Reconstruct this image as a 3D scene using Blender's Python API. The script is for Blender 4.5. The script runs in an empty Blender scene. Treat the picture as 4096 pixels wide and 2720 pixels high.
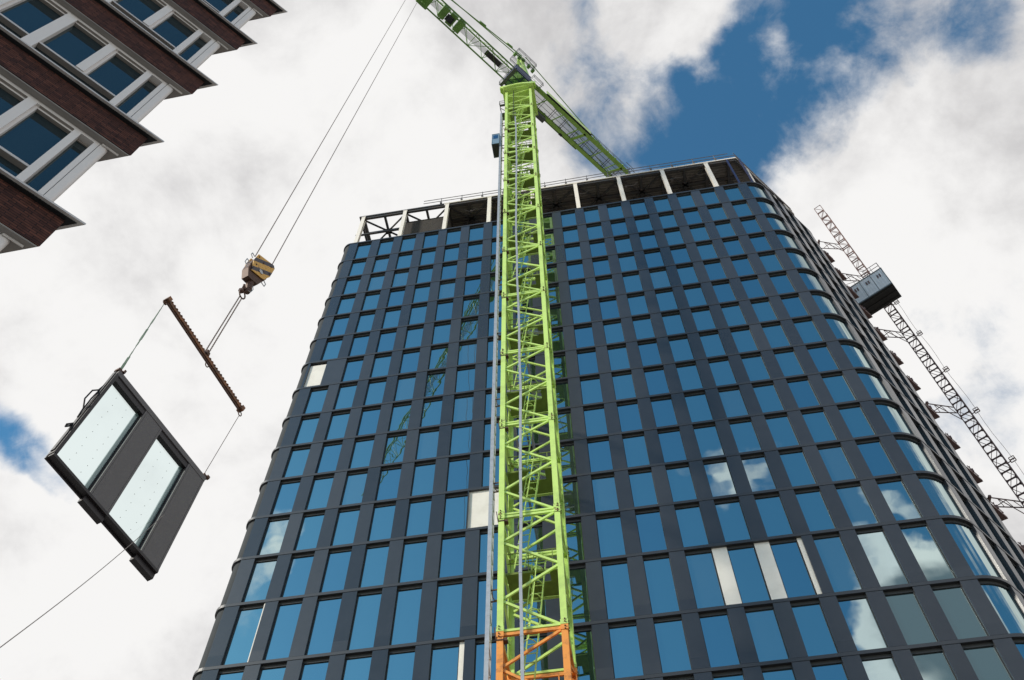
import bpy, math, random
from mathutils import Vector, Matrix
random.seed(7)
C = bpy.context.scene.collection
R = math.radians

# ------------------------------------------------------------------ camera
CAM = Vector((19.0827, -32.6226, 1.6))
cd = bpy.data.cameras.new('camera'); cam = bpy.data.objects.new('camera', cd); C.objects.link(cam)
rx = Vector((0.98632773, 0.16478766, -0.00162097)); ry = -Vector((-0.14266222, 0.84889072, -0.50895190)); rz = -Vector((-0.08249297, 0.50222463, 0.86079343))
m = Matrix((rx, ry, rz)).transposed().to_4x4(); m.translation = CAM
cam.matrix_world = m
cd.sensor_width = 36; cd.lens = 33.42; cd.clip_end = 5000; cd.clip_start = 0.1
bpy.context.scene.camera = cam

# ------------------------------------------------------------------ world: sky and clouds by direction
SUN = Vector((-0.72, -0.48, 0.50)).normalized()
sc = bpy.context.scene
sc.view_settings.view_transform = 'Standard'; sc.view_settings.look = 'None'
sc.cycles.caustics_reflective = False; sc.cycles.caustics_refractive = False
sc.view_settings.exposure = 0; sc.view_settings.gamma = 1
W = bpy.data.worlds.new("World"); sc.world = W; W.use_nodes = True
nt = W.node_tree; N = nt.nodes; LK = nt.links; N.clear()
BLOBS=[(0.3272,0.2486,0.9116,7.5,-1.3),(0.2895,0.3258,0.9,2.5,0.35),(0.2446,0.2717,0.9308,2.2,0.35),(0.1753,0.3247,0.9294,2,0.5),(0.1328,0.3284,0.9352,2.2,0.45),(0.2061,0.3036,0.9302,1.8,0.35),(0.2786,0.2748,0.9203,7,-1.2),(0.2299,0.3057,0.924,6,-1.2),(0.1903,0.3381,0.9217,5.5,-1.1),(0.1392,0.3454,0.9281,4.5,-0.9),(0.0897,0.3275,0.9406,4.5,-0.9),(0.0569,0.3109,0.9487,4,-0.6),(0.0573,0.2452,0.9678,4.5,-0.5),(0.0941,0.2261,0.9695,4,-0.5),(0.1174,0.3144,0.942,2.6,-0.5),(0.1523,0.3426,0.927,3,-0.4),(0.004,0.3368,0.9416,3.5,-0.55),(0.3653,0.2371,0.9002,5,-1),(0.4162,0.2499,0.8743,3.2,-0.9),(0.1783,0.2968,0.9381,3.5,-0.4),(0.1662,0.2555,0.9524,6,0.9),(0.1134,0.2772,0.9541,4.5,0.6),(0.1265,0.2385,0.9629,4,0.5),(0.2242,0.2346,0.9459,3.5,0.5),(0.2717,0.3558,0.8942,6,1),(0.3474,0.3213,0.881,8,1.2),(0.4063,0.269,0.8732,6,0.9),(-0.5373,0.4289,0.7262,3.2,-0.95),(-0.5242,0.4527,0.7213,2.6,-0.6),(-0.5402,0.4852,0.6876,2.8,-1),(-0.513,0.5022,0.6961,2.4,-0.85),(-0.5507,0.4361,0.7118,3,-0.8),(-0.5437,0.4567,0.7041,2.4,-0.6),(-0.4699,0.4812,0.7401,6,0.9),(-0.5203,0.4769,0.7084,1.6,0.5),(-0.5351,0.4645,0.7057,1.2,0.5),(-0.5213,0.5271,0.6711,4,0.6),(0.3967,0.4882,0.7773,3,-0.7),(0.3651,0.5765,0.731,2.5,-0.6),(0.357,0.374,0.856,3,-0.35),(-0.1249,0.273,0.9539,25,0.5),(-0.378,0.4731,0.7958,25,0.5),(-0.4659,0.6058,0.645,15,0.5),(0.2674,-0.6511,0.7103,1.9,1.75),(0.2379,-0.7008,0.6725,2.1,1.95),(0.2871,-0.69,0.6644,2.4,1.85),(0.2122,-0.7384,0.6401,2.4,2.25),(0.207,-0.7117,0.6713,1.5,1.55),(0.2072,-0.7652,0.6096,3,1.85),(0.251,-0.7293,0.6365,3,1.75),(0.2876,-0.722,0.6293,4.5,1.95),(0.2586,-0.758,0.5988,5,1.95),(0.3001,-0.7515,0.5875,6,1.95),(0.326,-0.7133,0.6204,5,1.85),(0.1103,-0.6116,0.7834,1.8,1.55),(0.141,-0.6073,0.7819,2,1.55),(0.1108,-0.6409,0.7596,2.2,1.65),(0.1455,-0.6365,0.7574,2.2,1.55),(0.0756,-0.6222,0.7792,1.2,1.25),(0.1105,-0.672,0.7323,1.5,1.1),(0.1178,-0.743,0.6589,1.2,1.2),(-0.3394,-0.5988,0.7255,2.2,1.75),(-0.3545,-0.6304,0.6905,2.3,1.75),(-0.3739,-0.6562,0.6554,1.8,1.3)]
def nd(t, **k):
    n = N.new(t)
    for a, b in k.items(): setattr(n, a, b)
    return n
def mth(op, a, b=None, c=None):
    n = nd('ShaderNodeMath', operation=op)
    for i, v in enumerate((a, b, c)):
        if v is None: continue
        if isinstance(v, (int, float)): n.inputs[i].default_value = v
        else: LK.new(v, n.inputs[i])
    return n.outputs[0]
tc = nd('ShaderNodeTexCoord')
vec = tc.outputs['Generated']
sky = nd('ShaderNodeTexSky', sky_type='NISHITA', sun_disc=False, sun_elevation=math.asin(SUN.z), sun_rotation=math.atan2(SUN.x, SUN.y), altitude=0, air_density=1.0, dust_density=0.6, ozone_density=3.0)
def noise(scale, detail, rough, off=(0, 0, 0), dist=0.0):
    mp = nd('ShaderNodeMapping'); mp.inputs['Location'].default_value = off; LK.new(vec, mp.inputs[0])
    n = nd('ShaderNodeTexNoise'); n.inputs['Scale'].default_value = scale; n.inputs['Detail'].default_value = detail
    n.inputs['Roughness'].default_value = rough; n.inputs['Distortion'].default_value = dist
    LK.new(mp.outputs[0], n.inputs['Vector']); return n.outputs['Fac']
n1 = noise(8.0, 12, 0.60, (3.1, 0.7, 1.9), 0.25)
n2 = noise(2.3, 6, 0.55, (0.4, 5.2, 2.2), 0.2)
# warped direction: ragged edges for the large openings between the clouds
sep = nd('ShaderNodeSeparateXYZ'); LK.new(vec, sep.inputs[0])
wn = nd('ShaderNodeTexNoise'); wn.inputs['Scale'].default_value = 7; wn.inputs['Detail'].default_value = 6; LK.new(vec, wn.inputs['Vector'])
wv = nd('ShaderNodeVectorMath', operation='SUBTRACT'); LK.new(wn.outputs['Color'], wv.inputs[0]); wv.inputs[1].default_value = (.5, .5, .5)
ws = nd('ShaderNodeVectorMath', operation='SCALE'); LK.new(wv.outputs[0], ws.inputs[0]); ws.inputs['Scale'].default_value = 0.16
wa = nd('ShaderNodeVectorMath', operation='ADD'); LK.new(vec, wa.inputs[0]); LK.new(ws.outputs[0], wa.inputs[1])
wnm = nd('ShaderNodeVectorMath', operation='NORMALIZE'); LK.new(wa.outputs[0], wnm.inputs[0])
# base cover: thick on the +y side, thin on the -y side
base = nd('ShaderNodeMapRange'); LK.new(sep.outputs['Y'], base.inputs['Value'])
base.inputs['From Min'].default_value = -0.35; base.inputs['From Max'].default_value = 0.10
base.inputs['To Min'].default_value = -2.2; base.inputs['To Max'].default_value = 0.62
bx_ = nd('ShaderNodeMapRange'); LK.new(sep.outputs['X'], bx_.inputs['Value'])
bx_.inputs['From Min'].default_value = 0.30; bx_.inputs['From Max'].default_value = 0.62
bx_.inputs['To Min'].default_value = 0.0; bx_.inputs['To Max'].default_value = 1.2
dens = mth('ADD', base.outputs[0], bx_.outputs[0])
bz = nd('ShaderNodeMapRange'); LK.new(sep.outputs['Z'], bz.inputs['Value'])  # unseen low clouds all round, added for their neutral light
bz.inputs['From Min'].default_value = 0.54; bz.inputs['From Max'].default_value = 0.40; bz.inputs['To Min'].default_value = 0; bz.inputs['To Max'].default_value = 2.0
dens = mth('ADD', dens, bz.outputs[0])
bm = nd('ShaderNodeMapRange'); LK.new(sep.outputs['X'], bm.inputs['Value'])
bm.inputs['From Min'].default_value = -0.45; bm.inputs['From Max'].default_value = -0.75
bm.inputs['To Min'].default_value = 0.0; bm.inputs['To Max'].default_value = 1.0
dens = mth('ADD', dens, bm.outputs[0])
for (x, y, z, r, w) in BLOBS:
    dt = nd('ShaderNodeVectorMath', operation='DOT_PRODUCT'); LK.new(wnm.outputs[0], dt.inputs[0]); dt.inputs[1].default_value = Vector((x, y, z)).normalized()
    mr = nd('ShaderNodeMapRange', interpolation_type='SMOOTHSTEP'); LK.new(dt.outputs['Value'], mr.inputs['Value'])
    r = r * (.72 if y < 0 else 1)
    mr.inputs['From Min'].default_value = math.cos(R(r * 1.35)); mr.inputs['From Max'].default_value = math.cos(R(r * 0.25))
    mr.inputs['To Min'].default_value = 0; mr.inputs['To Max'].default_value = w
    dens = mth('ADD', dens, mr.outputs[0])
nn = mth('MULTIPLY', mth('SUBTRACT', n1, 0.5), 4.2)
dens = mth('ADD', dens, nn)
n5 = noise(22.0, 9, 0.66, (7.7, 2.2, 0.6), 0.5)
dens = mth('ADD', dens, mth('MULTIPLY', mth('SUBTRACT', n5, 0.5), 1.3))
cm = nd('ShaderNodeMapRange', interpolation_type='SMOOTHSTEP'); LK.new(dens, cm.inputs['Value'])
cm.inputs['From Min'].default_value = -1.15; cm.inputs['From Max'].default_value = 0.60
# thicker cloud is a little darker underneath
n3 = noise(1.7, 7, 0.6, (8.1, 1.7, 4.4), 0.3)
sh = nd('ShaderNodeMapRange', interpolation_type='SMOOTHSTEP'); n4 = noise(6.5, 8, 0.62, (1.3, 3.9, 6.0), 0.2)
LK.new(mth('ADD', mth('MULTIPLY', n3, 0.62), mth('MULTIPLY', n4, 0.38)), sh.inputs['Value'])
sh.inputs['From Min'].default_value = 0.38; sh.inputs['From Max'].default_value = 0.57
cc = nd('ShaderNodeMix', data_type='RGBA'); LK.new(sh.outputs[0], cc.inputs['Factor'])
cc.inputs['A'].default_value = (0.57, 0.56, 0.565, 1); cc.inputs['B'].default_value = (0.93, 0.92, 0.91, 1)
sk = nd('ShaderNodeMix', data_type='RGBA', blend_type='MULTIPLY'); sk.inputs['Factor'].default_value = 1
LK.new(sky.outputs[0], sk.inputs['A']); SKS = 0.15; sk.inputs['B'].default_value = (SKS * .58, SKS * 1.10, SKS * 1.14, 1)
lit = nd('ShaderNodeMapRange'); LK.new(sep.outputs['Y'], lit.inputs['Value'])
lit.inputs['From Min'].default_value = 0.05; lit.inputs['From Max'].default_value = -0.5; lit.inputs['To Min'].default_value = 1.0; lit.inputs['To Max'].default_value = 1.35
cl = nd('ShaderNodeVectorMath', operation='SCALE'); LK.new(cc.outputs['Result'], cl.inputs[0]); LK.new(lit.outputs[0], cl.inputs['Scale'])
# one heavy rain-grey cloud low in the south-east
dk = None
for (x, y, z, r) in ((0.2885, -0.7294, 0.6202, 3.6), (0.261, -0.7307, 0.6309, 2.4), (0.301, -0.7491, 0.5902, 5.0)):
    dt = nd('ShaderNodeVectorMath', operation='DOT_PRODUCT'); LK.new(wnm.outputs[0], dt.inputs[0]); dt.inputs[1].default_value = Vector((x, y, z)).normalized()
    mr = nd('ShaderNodeMapRange', interpolation_type='SMOOTHSTEP'); LK.new(dt.outputs['Value'], mr.inputs['Value'])
    mr.inputs['From Min'].default_value = math.cos(R(r)); mr.inputs['From Max'].default_value = math.cos(R(r * .45))
    dk = mr.outputs[0] if dk is None else mth('MAXIMUM', dk, mr.outputs[0])
dkm = nd('ShaderNodeMix', data_type='RGBA'); LK.new(dk, dkm.inputs['Factor']); LK.new(cl.outputs[0], dkm.inputs['A']); dkm.inputs['B'].default_value = (0.21, 0.27, 0.32, 1)
mx = nd('ShaderNodeMix', data_type='RGBA'); LK.new(cm.outputs[0], mx.inputs['Factor'])
LK.new(sk.outputs['Result'], mx.inputs['A']); LK.new(dkm.outputs['Result'], mx.inputs['B'])
bg = nd('ShaderNodeBackground'); LK.new(mx.outputs['Result'], bg.inputs[0]); bg.inputs[1].default_value = 1.0
ow = nd('ShaderNodeOutputWorld'); LK.new(bg.outputs[0], ow.inputs[0])

# ------------------------------------------------------------------ sun
sl = bpy.data.lights.new('sun', 'SUN'); sl.energy = 4.0; sl.angle = R(7); sl.color = (1.0, 0.92, 0.80)
so = bpy.data.objects.new('sun', sl); C.objects.link(so); so.rotation_euler = SUN.to_track_quat('Z', 'Y').to_euler()

# ------------------------------------------------------------------ helpers
class MB:
    def __init__(s): s.v = []; s.f = []; s.m = []
    def poly(s, pts, m=0):
        i = len(s.v); s.v += [tuple(p) for p in pts]; s.f.append(list(range(i, i + len(pts)))); s.m.append(m)
    def hexa(s, p, m=0):            # p: 8 corners, bottom 4 then top 4
        i = len(s.v); s.v += [tuple(q) for q in p]
        for q in ((0, 3, 2, 1), (4, 5, 6, 7), (0, 1, 5, 4), (1, 2, 6, 5), (2, 3, 7, 6), (3, 0, 4, 7)):
            s.f.append([i + k for k in q]); s.m.append(m)
    def box(s, x0, x1, y0, y1, z0, z1, m=0):
        s.hexa([(x0, y0, z0), (x1, y0, z0), (x1, y1, z0), (x0, y1, z0), (x0, y0, z1), (x1, y0, z1), (x1, y1, z1), (x0, y1, z1)], m)
    def bar(s, a, b, w, h=None, up=(0, 0, 1), m=0):   # rectangular bar between two points
        a = Vector(a); b = Vector(b); h = h or w
        d = (b - a)
        if d.length < 1e-6: return
        d.normalize(); u = Vector(up)
        if abs(d.dot(u)) > 0.98: u = Vector((0, 1, 0)) if abs(d.y) < .9 else Vector((1, 0, 0))
        x = d.cross(u).normalized() * (w / 2); y = x.cross(d).normalized() * (h / 2)
        s.hexa([a - x - y, a + x - y, a + x + y, a - x + y, b - x - y, b + x - y, b + x + y, b - x + y], m)
    def tube(s, a, b, r, n=6, m=0):
        a = Vector(a); b = Vector(b); d = (b - a).normalized(); u = Vector((0, 0, 1))
        if abs(d.dot(u)) > 0.98: u = Vector((1, 0, 0))
        x = d.cross(u).normalized(); y = x.cross(d).normalized(); i = len(s.v)
        for P in (a, b):
            for k in range(n):
                t = 2 * math.pi * k / n; s.v.append(tuple(P + x * (r * math.cos(t)) + y * (r * math.sin(t))))
        for k in range(n):
            j = (k + 1) % n; s.f.append([i + k, i + j, i + n + j, i + n + k]); s.m.append(m)
        s.f.append([i + k for k in range(n)][::-1]); s.m.append(m); s.f.append([i + n + k for k in range(n)]); s.m.append(m)
    def path(s, pts, r, n=5, m=0):
        for a, b in zip(pts, pts[1:]): s.tube(a, b, r, n, m)
    def prism(s, pts, off, m=0):    # polygon extruded by vector off
        off = Vector(off); a = [Vector(p) for p in pts]; b = [p + off for p in a]
        s.poly(a[::-1], m); s.poly(b, m)
        for k in range(len(a)):
            j = (k + 1) % len(a); s.poly([a[k], a[j], b[j], b[k]], m)
    def build(s, name, mats, parent=None, recalc=True):
        me = bpy.data.meshes.new(name); me.from_pydata(s.v, [], s.f)
        for q in (mats if isinstance(mats, (list, tuple)) else [mats]): me.materials.append(q)
        me.polygons.foreach_set('material_index', s.m)
        me.update()
        if recalc:
            import bmesh
            b = bmesh.new(); b.from_mesh(me); bmesh.ops.recalc_face_normals(b, faces=b.faces); b.to_mesh(me); b.free()
        o = bpy.data.objects.new(name, me); C.objects.link(o)
        if parent: o.parent = parent
        return o
def thing(name, label, cat, loc=(0, 0, 0), rotz=0, group=None):
    o = bpy.data.objects.new(name, None); C.objects.link(o); o.location = loc; o.rotation_euler = (0, 0, rotz)
    o['label'] = label; o['category'] = cat
    if group: o['group'] = group
    return o
def tag(o, label, cat, group=None):
    o['label'] = label; o['category'] = cat
    if group: o['group'] = group
    return o

def mat(name, col, rough=0.6, metal=0.0, var=0.0, vscale=3.0, col2=None, spec=0.5, bump=0.0, bscale=40, coat=0.0, thr=(0.45, 0.62)):
    M = bpy.data.materials.new(name); M.use_nodes = True; t = M.node_tree; b = t.nodes['Principled BSDF']
    b.inputs['Base Color'].default_value = (*col, 1); b.inputs['Roughness'].default_value = rough; b.inputs['Metallic'].default_value = metal
    b.inputs['Specular IOR Level'].default_value = spec; b.inputs['Coat Weight'].default_value = coat
    tc = t.nodes.new('ShaderNodeTexCoord')
    if var or col2:
        n = t.nodes.new('ShaderNodeTexNoise'); n.inputs['Scale'].default_value = vscale; n.inputs['Detail'].default_value = 7; n.inputs['Roughness'].default_value = .65
        t.links.new(tc.outputs['Object'], n.inputs['Vector'])
        mr = t.nodes.new('ShaderNodeMapRange'); t.links.new(n.outputs['Fac'], mr.inputs['Value'])
        mr.inputs['From Min'].default_value = thr[0] if col2 else 0.3; mr.inputs['From Max'].default_value = thr[1] if col2 else 0.7
        x = t.nodes.new('ShaderNodeMix'); x.data_type = 'RGBA'; t.links.new(mr.outputs[0], x.inputs['Factor'])
        c2 = col2 or tuple(c * (1 - var) for c in col)
        x.inputs['A'].default_value = (*col, 1); x.inputs['B'].default_value = (*c2, 1)
        t.links.new(x.outputs['Result'], b.inputs['Base Color'])
    if bump:
        n = t.nodes.new('ShaderNodeTexNoise'); n.inputs['Scale'].default_value = bscale; n.inputs['Detail'].default_value = 3
        t.links.new(tc.outputs['Object'], n.inputs['Vector']); bp = t.nodes.new('ShaderNodeBump'); bp.inputs['Strength'].default_value = bump; bp.inputs['Distance'].default_value = .02
        t.links.new(n.outputs['Fac'], bp.inputs['Height']); t.links.new(bp.outputs[0], b.inputs['Normal'])
    return M
def mirror_glass(name, tint, dark, fac, wav=0.0):
    M = bpy.data.materials.new(name); M.use_nodes = True; t = M.node_tree; t.nodes.clear()
    o = t.nodes.new('ShaderNodeOutputMaterial'); g = t.nodes.new('ShaderNodeBsdfGlossy'); g.inputs['Roughness'].default_value = 0.012; g.inputs['Color'].default_value = (*tint, 1)
    d = t.nodes.new('ShaderNodeBsdfDiffuse'); d.inputs['Color'].default_value = (*dark, 1)
    x = t.nodes.new('ShaderNodeMixShader'); fr = t.nodes.new('ShaderNodeLayerWeight'); fr.inputs['Blend'].default_value = 0.35
    mr = t.nodes.new('ShaderNodeMapRange'); t.links.new(fr.outputs['Facing'], mr.inputs['Value']); mr.inputs['To Min'].default_value = fac; mr.inputs['To Max'].default_value = min(1, fac + .3)
    t.links.new(mr.outputs[0], x.inputs[0]); t.links.new(d.outputs[0], x.inputs[1]); t.links.new(g.outputs[0], x.inputs[2]); t.links.new(x.outputs[0], o.inputs[0])
    if wav:
        tc = t.nodes.new('ShaderNodeTexCoord'); n = t.nodes.new('ShaderNodeTexNoise'); n.inputs['Scale'].default_value = 0.9; n.inputs['Detail'].default_value = 1
        t.links.new(tc.outputs['Object'], n.inputs['Vector']); bp = t.nodes.new('ShaderNodeBump'); bp.inputs['Strength'].default_value = wav; bp.inputs['Distance'].default_value = .02
        t.links.new(n.outputs['Fac'], bp.inputs['Height']); t.links.new(bp.outputs[0], g.inputs['Normal'])
    return M

M_clad = mat('anthracite cladding', (.037, .040, .046), .30, 0, .16, 1.3, spec=.6, bump=.06, bscale=120)
M_ledge = mat('anthracite ledge', (.036, .038, .042), .42, 0, .10, 2, spec=.55)
M_frame = mat('window frame dark', (.024, .026, .027), .5, 0, .1, 3)
M_head = mat('window head panel', (.040, .041, .038), .5, 0, .1, 3)
M_joint_shade = mat('joint and shade black', (.006, .007, .008), .8)  # near-black for the panel joints and for shade painted below the copings
def panel_var(M, cell, amt):
    t = M.node_tree; b = t.nodes['Principled BSDF']; tc = t.nodes.new('ShaderNodeTexCoord')
    ad = t.nodes.new('ShaderNodeVectorMath'); ad.operation = 'ADD'; ad.inputs[1].default_value = (17, 8, 0.1); t.links.new(tc.outputs['Object'], ad.inputs[0])
    sn = t.nodes.new('ShaderNodeVectorMath'); sn.operation = 'SNAP'; sn.inputs[1].default_value = cell; t.links.new(ad.outputs[0], sn.inputs[0])
    w = t.nodes.new('ShaderNodeTexWhiteNoise'); t.links.new(sn.outputs[0], w.inputs['Vector'])
    mr = t.nodes.new('ShaderNodeMapRange'); t.links.new(w.outputs['Value'], mr.inputs['Value']); mr.inputs['To Min'].default_value = 1 - amt; mr.inputs['To Max'].default_value = 1 + amt
    src = b.inputs['Base Color'].links[0].from_socket; v = t.nodes.new('ShaderNodeVectorMath'); v.operation = 'SCALE'
    t.links.new(src, v.inputs[0]); t.links.new(mr.outputs[0], v.inputs['Scale']); t.links.new(v.outputs[0], b.inputs['Base Color'])
    m2 = t.nodes.new('ShaderNodeMapRange'); t.links.new(w.outputs['Value'], m2.inputs['Value']); m2.inputs['To Min'].default_value = .24; m2.inputs['To Max'].default_value = .38; t.links.new(m2.outputs[0], b.inputs['Roughness'])
panel_var(M_clad, (2.0, 60, 3.25), .14)
M_glass = mirror_glass('solar glass', (.74, .90, .88), (.007, .022, .030), .49, .12)
M_glass2 = mirror_glass('solar glass with blind', (.74, .90, .88), (.030, .045, .050), .47, .12)
M_glass3 = mirror_glass('solar glass deep room', (.70, .88, .90), (.003, .012, .018), .46, .14)
M_board = mat('white board', (.78, .75, .68), .7, 0, 0, 1.1, col2=(.69, .66, .59), thr=(.45, .7))
M_steelw = mat('primed column', (.82, .76, .68), .6, 0, .25, 4, col2=(.45, .38, .32), thr=(.60, .72))
M_steel = mat('dark steel', (.040, .042, .045), .6, 0, .2, 3, col2=(.065, .05, .042))
M_deck = mat('roof deck', (.24, .215, .19), .6, .2, .3, 2)
M_scaf = mat('galvanised tube', (.20, .18, .17), .5, .5, .2, 4)
M_block = mat('brown block', (.075, .064, .054), .85, 0, .25, 3)
M_green = mat('lime paint', (.57, .78, .20), .45, 0, 0, 1.3, col2=(.37, .50, .14), thr=(.48, .78), coat=.15)
M_rustg = mat('chipped lime paint', (.52, .72, .19), .55, 0, 0, 6, col2=(.22, .12, .05), thr=(.53, .62))
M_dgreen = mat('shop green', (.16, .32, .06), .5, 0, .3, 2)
M_plate = mat('dark olive deck paint', (.20, .27, .05), .7, 0, .3, 3)  # darker olive than the lime paint of the mast
M_orange = mat('orange paint', (.82, .32, .06), .5, 0, 0, 2.4, col2=(.30, .11, .04), thr=(.50, .70))
M_galv = mat('galvanised steel', (.50, .51, .52), .45, .4, .2, 5)
M_galvd = mat('dull galvanised', (.26, .26, .25), .6, .3, .25, 6)
M_mesh = mat('grating', (.33, .34, .35), .6, .3, .15, 8)
def grate(M, k):
    t = M.node_tree; o = [n for n in t.nodes if n.type == 'OUTPUT_MATERIAL'][0]; b = t.nodes['Principled BSDF']
    tr = t.nodes.new('ShaderNodeBsdfTransparent'); x = t.nodes.new('ShaderNodeMixShader'); x.inputs[0].default_value = k
    t.links.new(tr.outputs[0], x.inputs[1]); t.links.new(b.outputs[0], x.inputs[2]); t.links.new(x.outputs[0], o.inputs['Surface'])
grate(M_mesh, .32)
M_navy = mat('navy panel', (.018, .026, .085), .5, 0, .15, 2)
M_cabg = mirror_glass('cab glass', (.6, .75, .9), (.01, .015, .02), .35)
M_black = mat('black rubber', (.015, .015, .016), .7)
M_grey = mat('machine grey', (.09, .095, .09), .55, .2, .25, 4)
M_rope = mat('steel rope', (.16, .12, .10), .6, .4)
M_rope2 = mat('tag rope', (.25, .22, .20), .8)
M_bluebox = mat('blue grey box', (.19, .29, .38), .5, 0, .2, 3)
M_shed = mat('hoist sheet', (.86, .84, .84), .5, 0, .2, 2)
M_darkm = mat('hoist underside', (.035, .032, .028), .7, 0, .3, 3)
M_mast = mat('hoist mast steel', (.17, .095, .08), .6, .2, .3, 2)
M_beam = mat('rusty beam', (.30, .12, .04), .6, 0, 0, 6, col2=(.09, .05, .03), thr=(.40, .60))
M_hook = mat('hook steel', (.11, .055, .035), .6, .3, .4, 8)
M_strap = mat('green strap', (.05, .11, .07), .8)
M_pan = mat('facade unit cladding', (.115, .110, .112), .5, 0, .12, 2)
M_pand = mat('facade unit dark', (.016, .013, .015), .5)
M_pglassedge = mat('glass edge', (.22, .27, .26), .3, 0, .1, 3)
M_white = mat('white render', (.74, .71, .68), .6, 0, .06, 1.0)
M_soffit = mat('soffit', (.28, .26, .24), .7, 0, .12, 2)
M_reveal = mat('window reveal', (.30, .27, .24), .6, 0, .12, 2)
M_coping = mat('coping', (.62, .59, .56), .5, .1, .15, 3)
M_bglass = mirror_glass('office glass', (.46, .52, .52), (.018, .032, .040), .12)
M_ground = mat('paving', (.30, .29, .28), .9, 0, .3, .5)
M_int = mat('grey blind', (.16, .165, .15), .8)

def brick_mat():
    M = bpy.data.materials.new('dark brick'); M.use_nodes = True; t = M.node_tree; b = t.nodes['Principled BSDF']; b.inputs['Roughness'].default_value = .85
    b.inputs['Specular IOR Level'].default_value = .25
    tc = t.nodes.new('ShaderNodeTexCoord'); sp = t.nodes.new('ShaderNodeSeparateXYZ'); t.links.new(tc.outputs['Object'], sp.inputs[0])
    ad = t.nodes.new('ShaderNodeMath'); ad.operation = 'ADD'; t.links.new(sp.outputs[0], ad.inputs[0]); t.links.new(sp.outputs[1], ad.inputs[1])
    cb = t.nodes.new('ShaderNodeCombineXYZ'); t.links.new(ad.outputs[0], cb.inputs[0]); t.links.new(sp.outputs[2], cb.inputs[1])
    br = t.nodes.new('ShaderNodeTexBrick'); t.links.new(cb.outputs[0], br.inputs['Vector']); br.inputs['Scale'].default_value = 1
    br.inputs['Brick Width'].default_value = .235; br.inputs['Row Height'].default_value = .0575; br.inputs['Mortar Size'].default_value = .0062; br.inputs['Mortar Smooth'].default_value = .2
    br.inputs['Bias'].default_value = -.15; br.offset = .37
    br.inputs['Color1'].default_value = (.056, .021, .016, 1); br.inputs['Color2'].default_value = (.125, .046, .030, 1); br.inputs['Mortar'].default_value = (.012, .008, .008, 1)
    n = t.nodes.new('ShaderNodeTexNoise'); n.inputs['Scale'].default_value = 7; n.inputs['Detail'].default_value = 5; t.links.new(cb.outputs[0], n.inputs['Vector'])
    mr = t.nodes.new('ShaderNodeMapRange'); t.links.new(n.outputs['Fac'], mr.inputs['Value']); mr.inputs['From Min'].default_value = .3; mr.inputs['From Max'].default_value = .7; mr.inputs['To Min'].default_value = .55; mr.inputs['To Max'].default_value = 1.25
    x = t.nodes.new('ShaderNodeMix'); x.data_type = 'RGBA'; x.blend_type = 'MULTIPLY'; x.inputs['Factor'].default_value = 1
    t.links.new(br.outputs['Color'], x.inputs['A']); t.links.new(mr.outputs[0], x.inputs['B']); t.links.new(x.outputs['Result'], b.inputs['Base Color'])
    bp = t.nodes.new('ShaderNodeBump'); bp.inputs['Strength'].default_value = .9; bp.inputs['Distance'].default_value = .012; bp.invert = True
    t.links.new(br.outputs['Fac'], bp.inputs['Height']); t.links.new(bp.outputs[0], b.inputs['Normal'])
    return M
M_brick = brick_mat()
def clear_glass():
    M = bpy.data.materials.new('clear glass'); M.use_nodes = True; t = M.node_tree; t.nodes.clear()
    o = t.nodes.new('ShaderNodeOutputMaterial'); a = t.nodes.new('ShaderNodeBsdfTransparent'); a.inputs['Color'].default_value = (.86, .95, .94, 1)
    g = t.nodes.new('ShaderNodeBsdfGlossy'); g.inputs['Roughness'].default_value = .02; g.inputs['Color'].default_value = (.8, .95, 1, 1)
    lw = t.nodes.new('ShaderNodeLayerWeight'); lw.inputs['Blend'].default_value = .18
    fr = t.nodes.new('ShaderNodeMapRange'); t.links.new(lw.outputs['Facing'], fr.inputs['Value']); fr.inputs['To Min'].default_value = .03; fr.inputs['To Max'].default_value = .5
    x = t.nodes.new('ShaderNodeMixShader'); t.links.new(fr.outputs[0], x.inputs[0]); t.links.new(a.outputs[0], x.inputs[1]); t.links.new(g.outputs[0], x.inputs[2]); t.links.new(x.outputs[0], o.inputs[0])
    return M
M_clear = clear_glass()
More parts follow.
